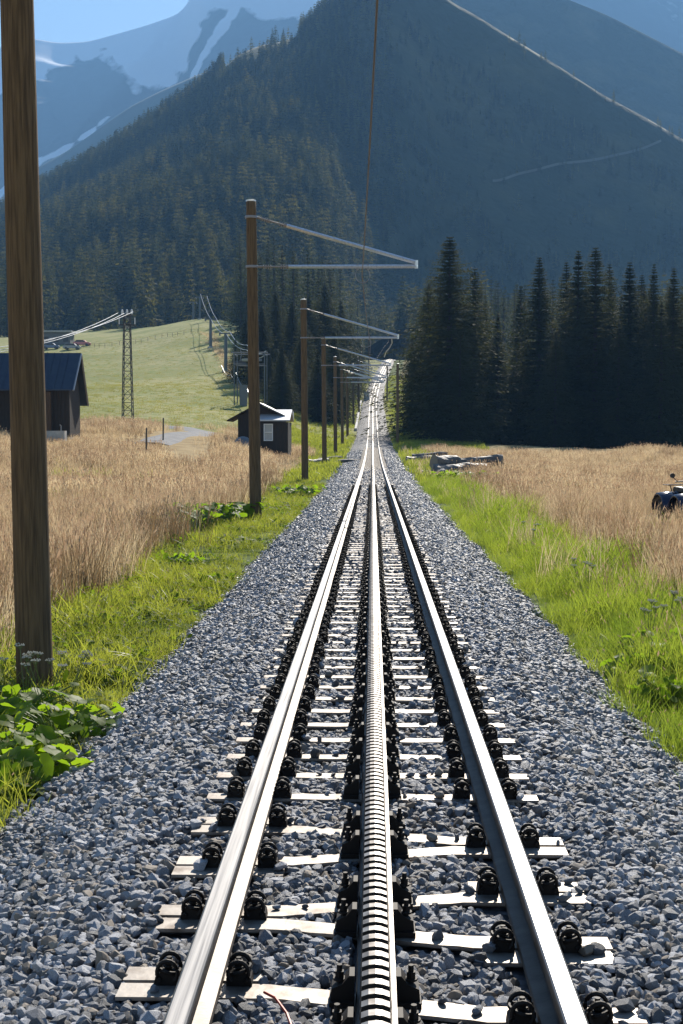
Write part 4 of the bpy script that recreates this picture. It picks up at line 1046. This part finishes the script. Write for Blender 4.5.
# ------------------------------------------------------------------ grass
drym = leafmat('dry_grass', (.48, .385, .25), (.75, .66, .48), trans=.52, rough=.7, nscale=.25, spec=.15, tcol=(1.1, 1.0, .85))
seedm = leafmat('seed_heads', (.36, .22, .13), (.58, .42, .27), trans=.45, rough=.8, nscale=.4)
grnm = leafmat('green_grass', (.13, .17, .03), (.38, .40, .10), trans=.62, rough=.45, nscale=.9, tcol=(1.3, 1.3, .6))
limem = leafmat('lime_grass', (.12, .19, .035), (.34, .38, .09), trans=.6, rough=.45, nscale=.9, tcol=(1.35, 1.4, .6))
clovm = leafmat('low_leaves', (.08, .13, .02), (.20, .26, .04), trans=.6, rough=.6, nscale=2.5, tcol=(1.4, 1.5, .5), spec=.12)
def tuft(nm, seed, nb, h, spread, wd, mats, lean=.25, seeds=0, bend=.35):
    r = np.random.default_rng(seed); V = []; Fs = []; mi = []
    for _ in range(nb):
        a = r.uniform(0, 6.28); rr = spread*math.sqrt(r.random()); x, y = rr*math.cos(a), rr*math.sin(a)
        H = h*r.uniform(.55, 1.1); la = r.uniform(0, 6.28); ln = lean*r.random(); b = bend*r.random()
        fa = r.uniform(0, 3.14); w = wd*r.uniform(.7, 1.3); wx, wy = math.cos(fa)*w, math.sin(fa)*w
        pts = []
        for t in (0, .45, .8, 1.0):
            o_ = H*(ln*t + b*t*t); pts.append((x+math.cos(la)*o_, y+math.sin(la)*o_, H*(t - .35*b*t*t), (1, .85, .5, .04)[len(pts)]))
        n = len(V)
        for p in pts: V += [(p[0]-wx*p[3], p[1]-wy*p[3], p[2]), (p[0]+wx*p[3], p[1]+wy*p[3], p[2])]
        for k in range(3): Fs.append((n+2*k, n+2*k+1, n+2*k+3, n+2*k+2)); mi.append(0)
        if r.random() < seeds:
            p = pts[3]; p0 = pts[2]; n = len(V); sw = wd*r.uniform(1.2, 2.1); L_ = H*r.uniform(.08, .15)
            c = np.array(p[:3]); dd = np.array([p[0]-p0[0], p[1]-p0[1], p[2]-p0[2]]); dd /= np.linalg.norm(dd)+1e-9
            q = np.array([math.cos(fa), math.sin(fa), 0])*sw
            V += [tuple(c-dd*L_*.7), tuple(c-dd*L_*.1-q), tuple(c+dd*L_*.5), tuple(c-dd*L_*.1+q)]; Fs.append((n, n+1, n+2, n+3)); mi.append(1)
    return npmesh(nm, np.array(V), np.array(Fs, np.int32), mats, mi)
def low_leaf(nm, seed, nb, h, spread, ls, mats):
    r = np.random.default_rng(seed); V = []; Fs = []
    for _ in range(nb):
        a = r.uniform(0, 6.28); rr = spread*math.sqrt(r.random()); c = np.array([rr*math.cos(a), rr*math.sin(a), h*r.uniform(.3, 1)])
        d = r.uniform(0, 6.28); L = ls*r.uniform(.6, 1.4); u = np.array([math.cos(d), math.sin(d), r.uniform(-.5, .5)]); v = np.array([-math.sin(d), math.cos(d), r.uniform(-.4, .4)])
        n = len(V); V += [tuple(c-u*L), tuple(c-u*L*.3+v*L*.5), tuple(c+u*L*.5+v*L*.42), tuple(c+u*L), tuple(c+u*L*.5-v*L*.42), tuple(c-u*L*.3-v*L*.5)]
        Fs.append((n, n+1, n+4, n+5)); Fs.append((n+1, n+2, n+3, n+4))
    return npmesh(nm, np.array(V), np.array(Fs, np.int32), mats)
brnm = leafmat('brown_grass', (.22, .14, .08), (.40, .28, .17), trans=.4, rough=.8, nscale=.3, spec=.1)
dry_near = [tuft('dry', 15+i, 22, .72, .2, .0038, [brnm, seedm], .25, .6, .3) for i in range(1)] + [tuft('dry', 10+i, 34, .66, .22, .0035, [drym, seedm], .22, .55, .3) for i in range(4)]
dry_far = [tuft('dry_distant', 25, 20, .6, .4, .012, [brnm, seedm], .25, .6, .3)] + [tuft('dry_distant', 20+i, 28, .55, .45, .011, [drym, seedm], .25, .5, .3) for i in range(4)]
grn_near = [tuft('green', 30+i, 34, .21, .16, .004, [grnm, seedm], .5, .03, .7) for i in range(3)] + [low_leaf('leafy', 36+i, 26, .10, .16, .035, [clovm]) for i in range(2)]
lime_near = [tuft('lime', 40+i, 36, .50, .17, .0045, [limem, seedm], .4, .06, .6) for i in range(4)]
def region(n, d0, d1, u0=-.36, u1=.34):
    d = d0 + (d1-d0)*rng.random(n) if d1/d0 < 1.6 else np.sqrt(d0*d0 + (d1*d1-d0*d0)*rng.random(n))
    u = rng.uniform(u0, u1, n); return u*d + (rng.uniform(-1.2, 1.2, n)), d
def stuff(name, protos, bands, cond, hs, label, tilt=.12, tint=None):
    PP = []; SC = []
    for d0, d1, per in bands:
        area = .70*(d1*d1-d0*d0)/2; x, y = region(int(area*per), d0, d1)
        k = rng.random(len(x)) < cond(x, y); x = x[k]; y = y[k]
        PP.append(np.stack([x, y, ground(x, y)-.02], -1)); s = hs(x, y)*rng.uniform(.65, 1.25, len(x)); SC.append(np.stack([s*rng.uniform(.85, 1.2, len(x)), s, s], -1))
    PP = np.concatenate(PP); SC = np.concatenate(SC); n = len(PP)
    Rt = np.stack([rng.normal(0, tilt, n), rng.normal(0, tilt, n), rng.uniform(0, 6.28, n)], -1)
    print(name, n); return scatter(name, protos, PP, Rt, SC, rng.integers(0, len(protos), n), label)
def notlane(x, y):
    k = np.ones_like(x)
    for p in pp[::2]: k *= ((x-p.x)**2 + (y-p.y)**2 > 2.2**2)
    pxx = 372 + x/y*F; k *= 1 - ((pxx > 158) & (pxx < 212) & (y > 66) & (y < 122))*.93
    qx = X(684, 36); k *= ~((np.abs(x/y*36 - qx) < 1.25) & (y < 37.3) & (y > 25) & ((y > 31.5) | (rng.random(len(x)) < .65)))
    return k
def dxr(x, y): return x - xt(y)
def c_dry(x, y): return np.maximum(1-greenness(x, y), .16*(dxr(x, y) > 2.5)*(fbm(x, y, .7, 41) > -.1)) * np.clip(1.0 + .35*fbm(x, y, .5, 21), .35, 1) * (y < 122 + 8*np.sin(x*.3)) * notlane(x, y) * np.where(dxr(x, y) > 0, 1, 1)
def c_dryr(x, y): return (1-greenness(x, y)) * (y >= 100) * (dxr(x, y) > 0) * notlane(x, y)
stuff('dry_grass', dry_near, [(7, 20, 26), (20, 42, 13)], c_dry, lambda x, y: np.clip(1 + .26*fbm(x, y, .45, 8), .4, 1.5), 'tall golden dry grass of the meadow', .12)
stuff('dry_grass', dry_far, [(42, 75, 6.5), (75, 130, 3.4)], c_dry, lambda x, y: np.clip(.85 + .3*fbm(x, y, .22, 8), .35, 1.4) + .1*(dxr(x, y) < 0), 'golden dry grass farther out on the meadow', .12)
def edge_l(x, y): dx = -dxr(x, y); return (dx > 1.82 + .12*np.sin(y*2.3)+.08*np.sin(y*6.1)) * greenness(x, y) * (dx < 9) * (dxr(x, y) < 0)
def edge_r(x, y): dx = dxr(x, y); return (dx > 1.86 + .12*np.sin(y*2.1+2)+.08*np.sin(y*5.3)) * (dx < 9) * greenness(x, y)
stuff('green_grass', grn_near, [(3.5, 22, 46), (22, 60, 17)], edge_l, lambda x, y: np.clip(.9 + .32*fbm(x, y, 1.1, 2), .35, 2) + .25*sstep(2.0, 2.8, -dxr(x, y)), 'short green grass and low leaves between the ballast and the dry meadow', .2)
stuff('lime_grass', lime_near, [(2.5, 22, 36), (22, 60, 14)], edge_r, lambda x, y: np.clip(.5 + .24*fbm(x, y, 1.0, 4), .25, 1.2) + .5*sstep(2.0, 3.0, dxr(x, y)), 'bright lime green grass right of the ballast', .15)
grn_far = [tuft('green_distant', 50+i, 26, .4, .4, .018, [grnm, seedm], .5, .03, .6) for i in range(3)]
stuff('green_grass', grn_far, [(60, 150, 2.6), (150, 330, .8)], lambda x, y: np.where(np.abs(dxr(x, y)) > 2.2, 1, 0)*np.where(y > 130, 1, greenness(x, y))*(np.abs(dxr(x, y)) < 9 + .05*np.clip(y-100, 0, 200))*(x > -60), lambda x, y: 1 + 0*x, 'green grass verges beside the far track', .2)
past = [tuft('pasture', 60+i, 30, .13, .5, .02, [leafmat('pasture_grass', (.25, .25, .08), (.38, .35, .15), .5, nscale=.06, tcol=(1.2, 1.2, .7)), seedm], .5, 0, .5) for i in range(2)]
stuff('pasture_grass', past, [(112, 220, .9), (220, 345, .35)], lambda x, y: (dxr(x, y) < -6)*sstep(110, 130, y)*notlane(x, y), lambda x, y: 1 + 0*x, 'short grass of the sloping pasture', .2)
stuff('dry_grass', dry_far, [(205, 330, 1.6)], lambda x, y: np.exp(-((x/y*F + 372 - np.interp(y, [205, 245, 290, 330], [244, 229, 216, 208]))/6.)**2), lambda x, y: .9+0*x, 'dry grass bank under the ski lift pylons', .15)
stuff('green_grass', [tuft('meadow_weed', 80+i, 24, .45, .25, .006, [grnm, seedm], .5, .05, .5) for i in range(2)], [(9, 60, 2.2)], lambda x, y: (fbm(x, y, .35, 33) > .75)*.9*(1-greenness(x, y)), lambda x, y: 1+0*x, 'green weeds showing through the dry meadow', .2)
# tall weeds along the meadow boundary on the left, browner
stuff('dry_weeds', [tuft('weed', 70+i, 14, 1.0, .2, .007, [leafmat('weed_stalk', (.20, .12, .06), (.36, .24, .12), .35), seedm], .2, .8, .2) for i in range(2)], [(9, 30, 9), (30, 60, 3)],
      lambda x, y: np.exp(-((np.abs(dxr(x, y)) - 4.2)/.45)**2)*.8, lambda x, y: .85+0*x, 'brown weed stalks where the dry meadow meets the green strip', .1)

# ------------------------------------------------------------------ broad-leaved plants
bigleaf = leafmat('broad_leaf', (.11, .19, .025), (.22, .30, .04), trans=.7, rough=.5, nscale=3, tcol=(1.5, 1.6, .45), spec=.25)
stalkm = mat('leaf_stalk', (.16, .20, .06), .6)
def leaf_plant(x, y, n, R_, h, ls, label, group='broad-leaved plants beside the ballast', seed=0):
    r = random.Random(seed); root = empty('broadleaf_plant', (x, y, gz(x, y))); tag(root, label, 'plant', group)
    V = []; Fs = []; st = MB(); n = int(n*2.2)
    for i in range(n):
        a = 2.4*i + r.uniform(-.4, .4); rr = R_*math.sqrt((i+.5)/n)*r.uniform(.8, 1.15); H = h*r.uniform(.45, 1.1)
        c = Vector((rr*math.cos(a), rr*math.sin(a), H)); L = ls*r.uniform(.4, .85)
        st.tube([(c.x*.25, c.y*.25, -.05), (c.x*.6, c.y*.6, H*.65), tuple(c)], .006, 5)
        u = Vector((math.cos(a), math.sin(a), r.uniform(-1.1, .5))).normalized(); v = Vector((-math.sin(a), math.cos(a), r.uniform(-.6, .6))).normalized(); nn = u.cross(v)
        K = 16; b = len(V); V.append(c + nn*.0); prof = []
        for k in range(K+1):
            t = -math.pi + 2*math.pi*k/K; rad = L*(1 - .55*math.exp(-((abs(t)-math.pi)/.35)**2)) * (1 + .06*math.sin(t*7+i) )   # notch at the stalk
            q = c + u*(rad*math.cos(t)*1.1 + L*.15) + v*(rad*math.sin(t)) - nn*(-.10*L*abs(math.sin(t)) + .25*L*max(0, math.cos(t))**2) + nn*.05*L*math.sin(t*5+i)
            V.append(q)
        for k in range(K): Fs.append((b, b+1+k, b+2+k))
    me = npmesh('leaves', V, Fs, [bigleaf], smooth=True); o = obj('leaves', me, root); st.build('stalks', [stalkm], root)
    return root
PL = [(12, 722, 10.3, 20, .42, .20, .10, 'cluster of large round leaves lying left of the nearest pole base'),
      (58, 735, 9.7, 20, .42, .20, .09, 'cluster of large sunlit leaves right in front of the nearest pole'),
      (88, 742, 9.6, 10, .25, .13, .07, 'small leafy clump at the ballast edge in front of the nearest pole'),
      (8, 775, 8.9, 18, .38, .18, .09, 'dark leafy clump at the left edge below the round-leaved cluster'),
      (35, 790, 8.55, 14, .3, .16, .09, 'low leafy clump lowest on the left beside the ballast'),
      (10, 808, 8.3, 12, .3, .16, .10, 'leafy clump cut by the left edge nearest the camera'),
      (205, 533, 32.5, 36, .95, .5, .16, 'dark green mound of big leaves before the second pole'),
      (185, 540, 31.0, 24, .7, .4, .16, 'big-leaved mound on the meadow side before the second pole'),
      (238, 524, 35.0, 26, .7, .4, .16, 'leafy mound at the foot of the second pole'),
      (182, 572, 22.5, 16, .35, .18, .09, 'small leafy patch halfway along the left green strip'),
      (245, 584, 20.6, 10, .2, .12, .07, 'tiny leafy tuft growing at the left ballast edge'),
      (205, 598, 19.5, 16, .35, .14, .09, 'low leafy patch on the left ballast edge nearer the camera'),
      (470, 488, 59, 46, 1.4, .45, .22, 'silvery big-leaved patch in front of the log pile'),
      (455, 484, 62, 30, 1.0, .4, .2, 'green leafy patch left of the silvery one by the log pile'),
      (672, 720, 10.9, 14, .3, .22, .09, 'leafy clump by the ballast at the right edge of view'),
      (640, 690, 11.9, 14, .3, .22, .08, 'low leafy patch in the right grass near the ballast'),
      (610, 560, 24, 16, .3, .35, .09, 'small leafy patch under the dry grass on the right'),
      (300, 497, 48, 24, .8, .35, .15, 'leafy patch between the second and third poles'),
      (665, 668, 12.6, 18, .35, .3, .10, 'yellowing leafy clump in the lime grass at the right edge')]
for i, (px, py, d, n, Rr, h, ls, lab) in enumerate(PL): leaf_plant(X(px, d), d, n, Rr, h, ls, lab, seed=i)
# small umbel flowers near the pole and on the right bank
flm = leafmat('flower_white', (.6, .58, .5), (.75, .72, .62), .5)
def umbel(px, d, h, lab, seed):
    r = random.Random(seed); x = X(px, d); root = empty('wildflower', (x, d, gz(x, d))); tag(root, lab, 'wildflower', 'pale umbel wildflowers')
    st = MB(); hd = MB()
    for k in range(5):
        a = r.uniform(0, 6.28); L = h*r.uniform(.7, 1); t = Vector((math.cos(a)*.16, math.sin(a)*.16, L)); st.tube([(0, 0, 0), t*.6, t], .003, 4)
        for j in range(9):
            b = 2*math.pi*j/9; c = t + Vector((math.cos(b)*.03, math.sin(b)*.03, .012*r.random())); st.tube([t - Vector((0, 0, .03)), c], .0015, 3)
            hd.add([c + Vector((.011, 0, 0)), c + Vector((0, .011, 0)), c + Vector((-.011, 0, 0)), c + Vector((0, -.011, 0)), c + Vector((0, 0, .012))], [(0, 1, 4), (1, 2, 4), (2, 3, 4), (3, 0, 4), (3, 2, 1, 0)])
    st.build('stem', [stalkm], root); hd.build('flower_head', [flm], root)
for i, (px, d, h, lab) in enumerate(((22, 10.6, .5, 'white umbel flower left of the nearest pole base'), (42, 10.4, .48, 'white umbel flowers just in front of the nearest pole'), (66, 11.0, .4, 'pale umbel flower right of the nearest pole base'),
      (588, 17.5, .6, 'pale umbel flower on the right bank near the ballast'), (652, 13.2, .6, 'white umbel flower in the lime grass at the right'), (530, 24, .7, 'greyish umbel weeds at the right ballast edge'), (668, 14, .6, 'white umbel flower closest to the right edge'))): umbel(px, d, h, lab, i)

# ------------------------------------------------------------------ logs, stones
logm = mat('weathered_log', (.20, .185, .17), .6, col2=(.09, .08, .075), nscale=3, stretch=(1, 1, 1), bump=.8, bscale=12, spec=.5); endm = mat('log_end', (.30, .24, .17), .8)
def log(px, py, d, L, rad, az, lab, tilt=0, up=0):
    x = X(px, d); z = gz(x, d) + rad*.8 + up; V = []; Fs = []; n = 14; K = 9; sd = px
    for i in range(K):
        t = i/(K-1)-.5
        for k in range(n):
            a = 2*math.pi*k/n; rr = rad*(1-.12*t)*(1+.22*noise.noise(Vector((math.cos(a)*1.2+sd, math.sin(a)*1.2, t*4))))
            V.append((t*L, rr*math.cos(a), rr*math.sin(a)+.05*math.sin(t*5)))
    for i in range(K-1):
        for k in range(n): Fs.append((i*n+k, i*n+(k+1) % n, (i+1)*n+(k+1) % n, (i+1)*n+k))
    mi = [0]*len(Fs); Fs.append(tuple(range(n))[::-1]); Fs.append(tuple(range((K-1)*n, K*n))); mi += [1, 1]
    o = obj('log', npmesh('log', V, Fs, [logm, endm], mi)); o.location = (x, d, z); o.rotation_euler = (0, tilt, az); tag(o, lab, 'log', 'weathered logs beside the track')
log(477, 466, 69.5, 2.6, .30, .15, 'uppermost weathered log of the pile, its pale end pointing right', -.05, .42)
log(446, 465, 69, 1.4, .36, .5, 'thick dark log with a round end on the left of the pile', .1, .40)
log(460, 472, 68.5, 2.7, .36, .1, 'long bottom log in front of the pile')
log(450, 474, 67.8, 1.4, .33, -.4, 'short stub log at the lower left of the pile')
log(468, 470, 70.2, 3.0, .34, .05, 'bottom log at the back of the pile')
log(434, 468, 72, 1.3, .14, .2, 'thin log poking out left of the pile')
log(421, 455, 93, 2.0, .26, .3, 'grey log of the small pile nearer the spruces')
log(430, 454, 94, 2.4, .20, -.2, 'pale bright log lying on the small pile nearer the spruces', -.04, .3)
log(340, 461, 92, 2.4, .14, .05, 'thin squared timber lying at the foot of the fifth pole')
log(318, 462, 88, 1.6, .22, .7, 'dark log lying beside the fourth pole')
log(330, 457, 97, 1.8, .18, -.3, 'small log behind the thin timber on the left')
def boulder(px, d, s, lab, seed):
    x = X(px, d); bm = bmesh.new(); bmesh.ops.create_icosphere(bm, subdivisions=3, radius=s)
    for v in bm.verts: v.co *= 1 + .35*noise.noise(v.co*1.6/s + Vector((seed, 0, 0))) ; v.co.z *= .7
    me = bpy.data.meshes.new('boulder'); bm.to_mesh(me); bm.free(); me.materials.append(mat('boulder_stone', (.22, .215, .21), .8, col2=(.12, .12, .12), nscale=3, bump=.6)); o = obj('boulder', me); o.location = (x, d, gz(x, d)+s*.3); tag(o, lab, 'boulder')
boulder(443, 67, .42, 'grey boulder at the lower left of the log pile', 1)
boulder(457, 66.8, .36, 'rounded grey boulder in front of the log pile', 5)
boulder(172, 76, .3, 'small grey stone at the edge of the gravel lane', 9) if False else None
# upturned tub by the hut
m = MB(); xx = X(243, 93.5); lathe(m, [(.62, -.1), (.62, .15), (.5, .55), (.3, .72), (.05, .78)], (0, 0, 0), 18); o = m.build('water_butt', [liftm], smooth=True); o.location = (xx, 93.5, gz(xx, 93.5)); tag(o, 'rounded grey tub at the left corner of the hut', 'tub')
# red plastic strap between the sleepers
m = MB(); m.tube([(-.33, 4.20, -.13), (-.29, 4.12, -.115), (-.25, 4.02, -.12), (-.225, 3.93, -.135)], .0045, 5); o = m.build('plastic_strap', [mat('red_plastic', (.55, .06, .03), .4)]); tag(o, 'thin red plastic strap lying on the ballast by the nearest left sleeper', 'strap')

# ------------------------------------------------------------------ quad bike
def quad():
    d = 34; x = X(691, d); root = empty('quad_bike', (x, d, gz(x, d)), R(8)); root.scale = (.95, .95, .9); tag(root, 'dark blue quad bike with black mirrors standing in the dry grass', 'quad bike')
    paint = mat('navy_paint', (.012, .02, .06), .22, .1, spec=.6); tyre = mat('tyre_rubber', (.015, .015, .016), .8); plastic = mat('black_plastic', (.02, .02, .022), .5)
    tub = lambda nm, pts, rad, mt, par=root, n=8: (lambda m: (m.tube(pts, rad, n), m.build(nm, [mt], par))[1])(MB())
    for sx in (-1, 1):
        for yy in (-.62, .62):
            m = MB(); n = 26; prof = [(.0, -.11), (.22, -.115), (.29, -.10), (.315, -.05), (.32, 0), (.315, .05), (.29, .10), (.22, .115), (0, .11)]
            V = []; Fs = []
            for pr, w_ in prof:
                for k in range(n): a = 2*math.pi*k/n; q = pr*(1+(.025 if k % 2 and pr > .3 else 0)); V.append((w_, q*math.cos(a), q*math.sin(a)))
            for i in range(len(prof)-1):
                for k in range(n): Fs.append((i*n+k, i*n+(k+1) % n, (i+1)*n+(k+1) % n, (i+1)*n+k))
            m.add(V, Fs); wh = m.build('wheel', [tyre], root); wh.location = (sx*.46, yy, .32)
            m = MB(); m.tube([(-.12*1, 0, 0), (.12, 0, 0)], .14, 14); m.build('rim', [plastic], wh)
    # front faces the camera (-y)
    m = MB(); m.prism([(-.95, .38), (-.9, .62), (-.62, .86), (-.30, .92), (-.1, .72), (.35, .72), (.5, .84), (.92, .78), (.95, .62), (.6, .40), (-.6, .36)], -.20, .20, Matrix(((0, 1, 0, 0), (1, 0, 0, 0), (0, 0, 1, 0), (0, 0, 0, 1)))); m.build('body', [paint], root, bevel=.04)
    for sx in (-1, 1):                            # arched mudguards
        for yy in (-.62, .62):
            V = []; Fs = []; K = 12
            for i in range(K+1):
                a = R(-10 + 200*i/K); r_ = .42
                for w_, dz in ((.16, .02), (.40, .03), (.62, 0), (.64, -.05)): V.append((sx*w_, yy - r_*math.cos(a)*1.05, .36 + r_*math.sin(a)*.98 + dz))
            for i in range(K):
                for k in range(3): Fs.append((i*4+k, i*4+k+1, (i+1)*4+k+1, (i+1)*4+k))
            me = npmesh('mudguard', V, Fs, [paint], smooth=True); o = obj('mudguard', me, root); sd = o.modifiers.new('thickness', 'SOLIDIFY'); sd.thickness = .02
    m = MB(); m.prism([(-.40, .30), (-.42, .62), (-.28, .84), (.28, .84), (.42, .62), (.40, .30)], -.92, -.30); m.build('fairing', [paint], root, bevel=.04)
    for sx in (-1, 1): m = MB(); m.box(min(sx*.18, sx*.55), max(sx*.18, sx*.55), -.32, .34, .28, .34); m.build('footboard', [plastic], root, bevel=.01)
    m = MB()
    for yy in (.55, .72, .90): m.tube([(-.38, yy, .99), (.38, yy, .99)], .012, 6)
    m.tube([(-.38, .5, .99), (-.38, .95, .99)], .014, 6); m.tube([(.38, .5, .99), (.38, .95, .99)], .014, 6); m.tube([(-.25, .8, .99), (-.2, .75, .78)], .014, 6); m.tube([(.25, .8, .99), (.2, .75, .78)], .014, 6); m.build('rear_rack', [plastic], root)
    m = MB(); m.prism([(.0, .80), (.08, .93), (.75, .95), (.85, .86), (.8, .78)], -.17, .17, Matrix(((0, 1, 0, 0), (1, 0, 0, 0), (0, 0, 1, 0), (0, 0, 0, 1)))); m.build('seat', [plastic], root, bevel=.03)
    m = MB()
    for yy in (-.95, -.8, -.65, -.5): m.tube([(-.38, yy, .98), (.38, yy, .98)], .012, 6)
    m.tube([(-.38, -.97, .98), (-.38, -.45, .98)], .014, 6); m.tube([(.38, -.97, .98), (.38, -.45, .98)], .014, 6); m.tube([(-.25, -.8, .98), (-.2, -.75, .8)], .014, 6); m.tube([(.25, -.8, .98), (.2, -.75, .8)], .014, 6); m.build('front_rack', [plastic], root)
    m = MB(); m.tube([(-.30, -1.02, .35), (-.32, -1.05, .62), (-.1, -1.05, .72), (.1, -1.05, .72), (.32, -1.05, .62), (.30, -1.02, .35)], .022, 8); m.tube([(-.31, -1.04, .5), (.31, -1.04, .5)], .018, 8); m.build('bumper', [plastic], root)
    m = MB(); m.tube([(0, -.25, .85), (0, -.2, 1.08)], .03, 8); m.tube([(-.42, -.05, 1.10), (-.2, -.2, 1.12), (.2, -.2, 1.12), (.42, -.05, 1.10)], .017, 8); m.build('handlebar', [plastic], root)
    m = MB(); m.box(-.18, .18, -.42, -.2, .95, 1.10); m.build('instrument_pod', [paint], root, bevel=.03)
    for sx in (-1, 1):
        m = MB(); m.tube([(sx*.34, -.98, .66), (sx*.34, -.86, .68)], .09, 16); lp = m.build('headlight', [mat('headlight_glass', (.6, .65, .7), .1)], root)
        m = MB(); m.tube([(sx*.36, -.1, 1.1), (sx*.52, -.16, 1.22)], .010, 6); mr = m.build('mirror', [plastic], root)
        m = MB(); m.tube([(sx*.53, -.17, 1.27), (sx*.53, -.14, 1.27)], .065, 14); m.build('mirror_housing', [plastic], mr)
quad()

# ------------------------------------------------------------------ haze
hm = bpy.data.materials.new('haze'); hm.use_nodes = True; N = hm.node_tree.nodes; L = hm.node_tree.links
N.remove(N['Principled BSDF']); pv = N.new('ShaderNodeVolumePrincipled'); pv.inputs['Color'].default_value = (*HAZE_COLOR, 1); pv.inputs['Density'].default_value = HAZE_DENSITY; pv.inputs['Anisotropy'].default_value = HAZE_G
L.new(pv.outputs[0], N['Material Output'].inputs['Volume'])
m = MB(); zl = -40; m.box(-4300, 4300, -700, 4400, zl, 1450); o = m.build('haze', [hm]); tag(o, 'pale blue mountain haze', None, None, 'stuff')
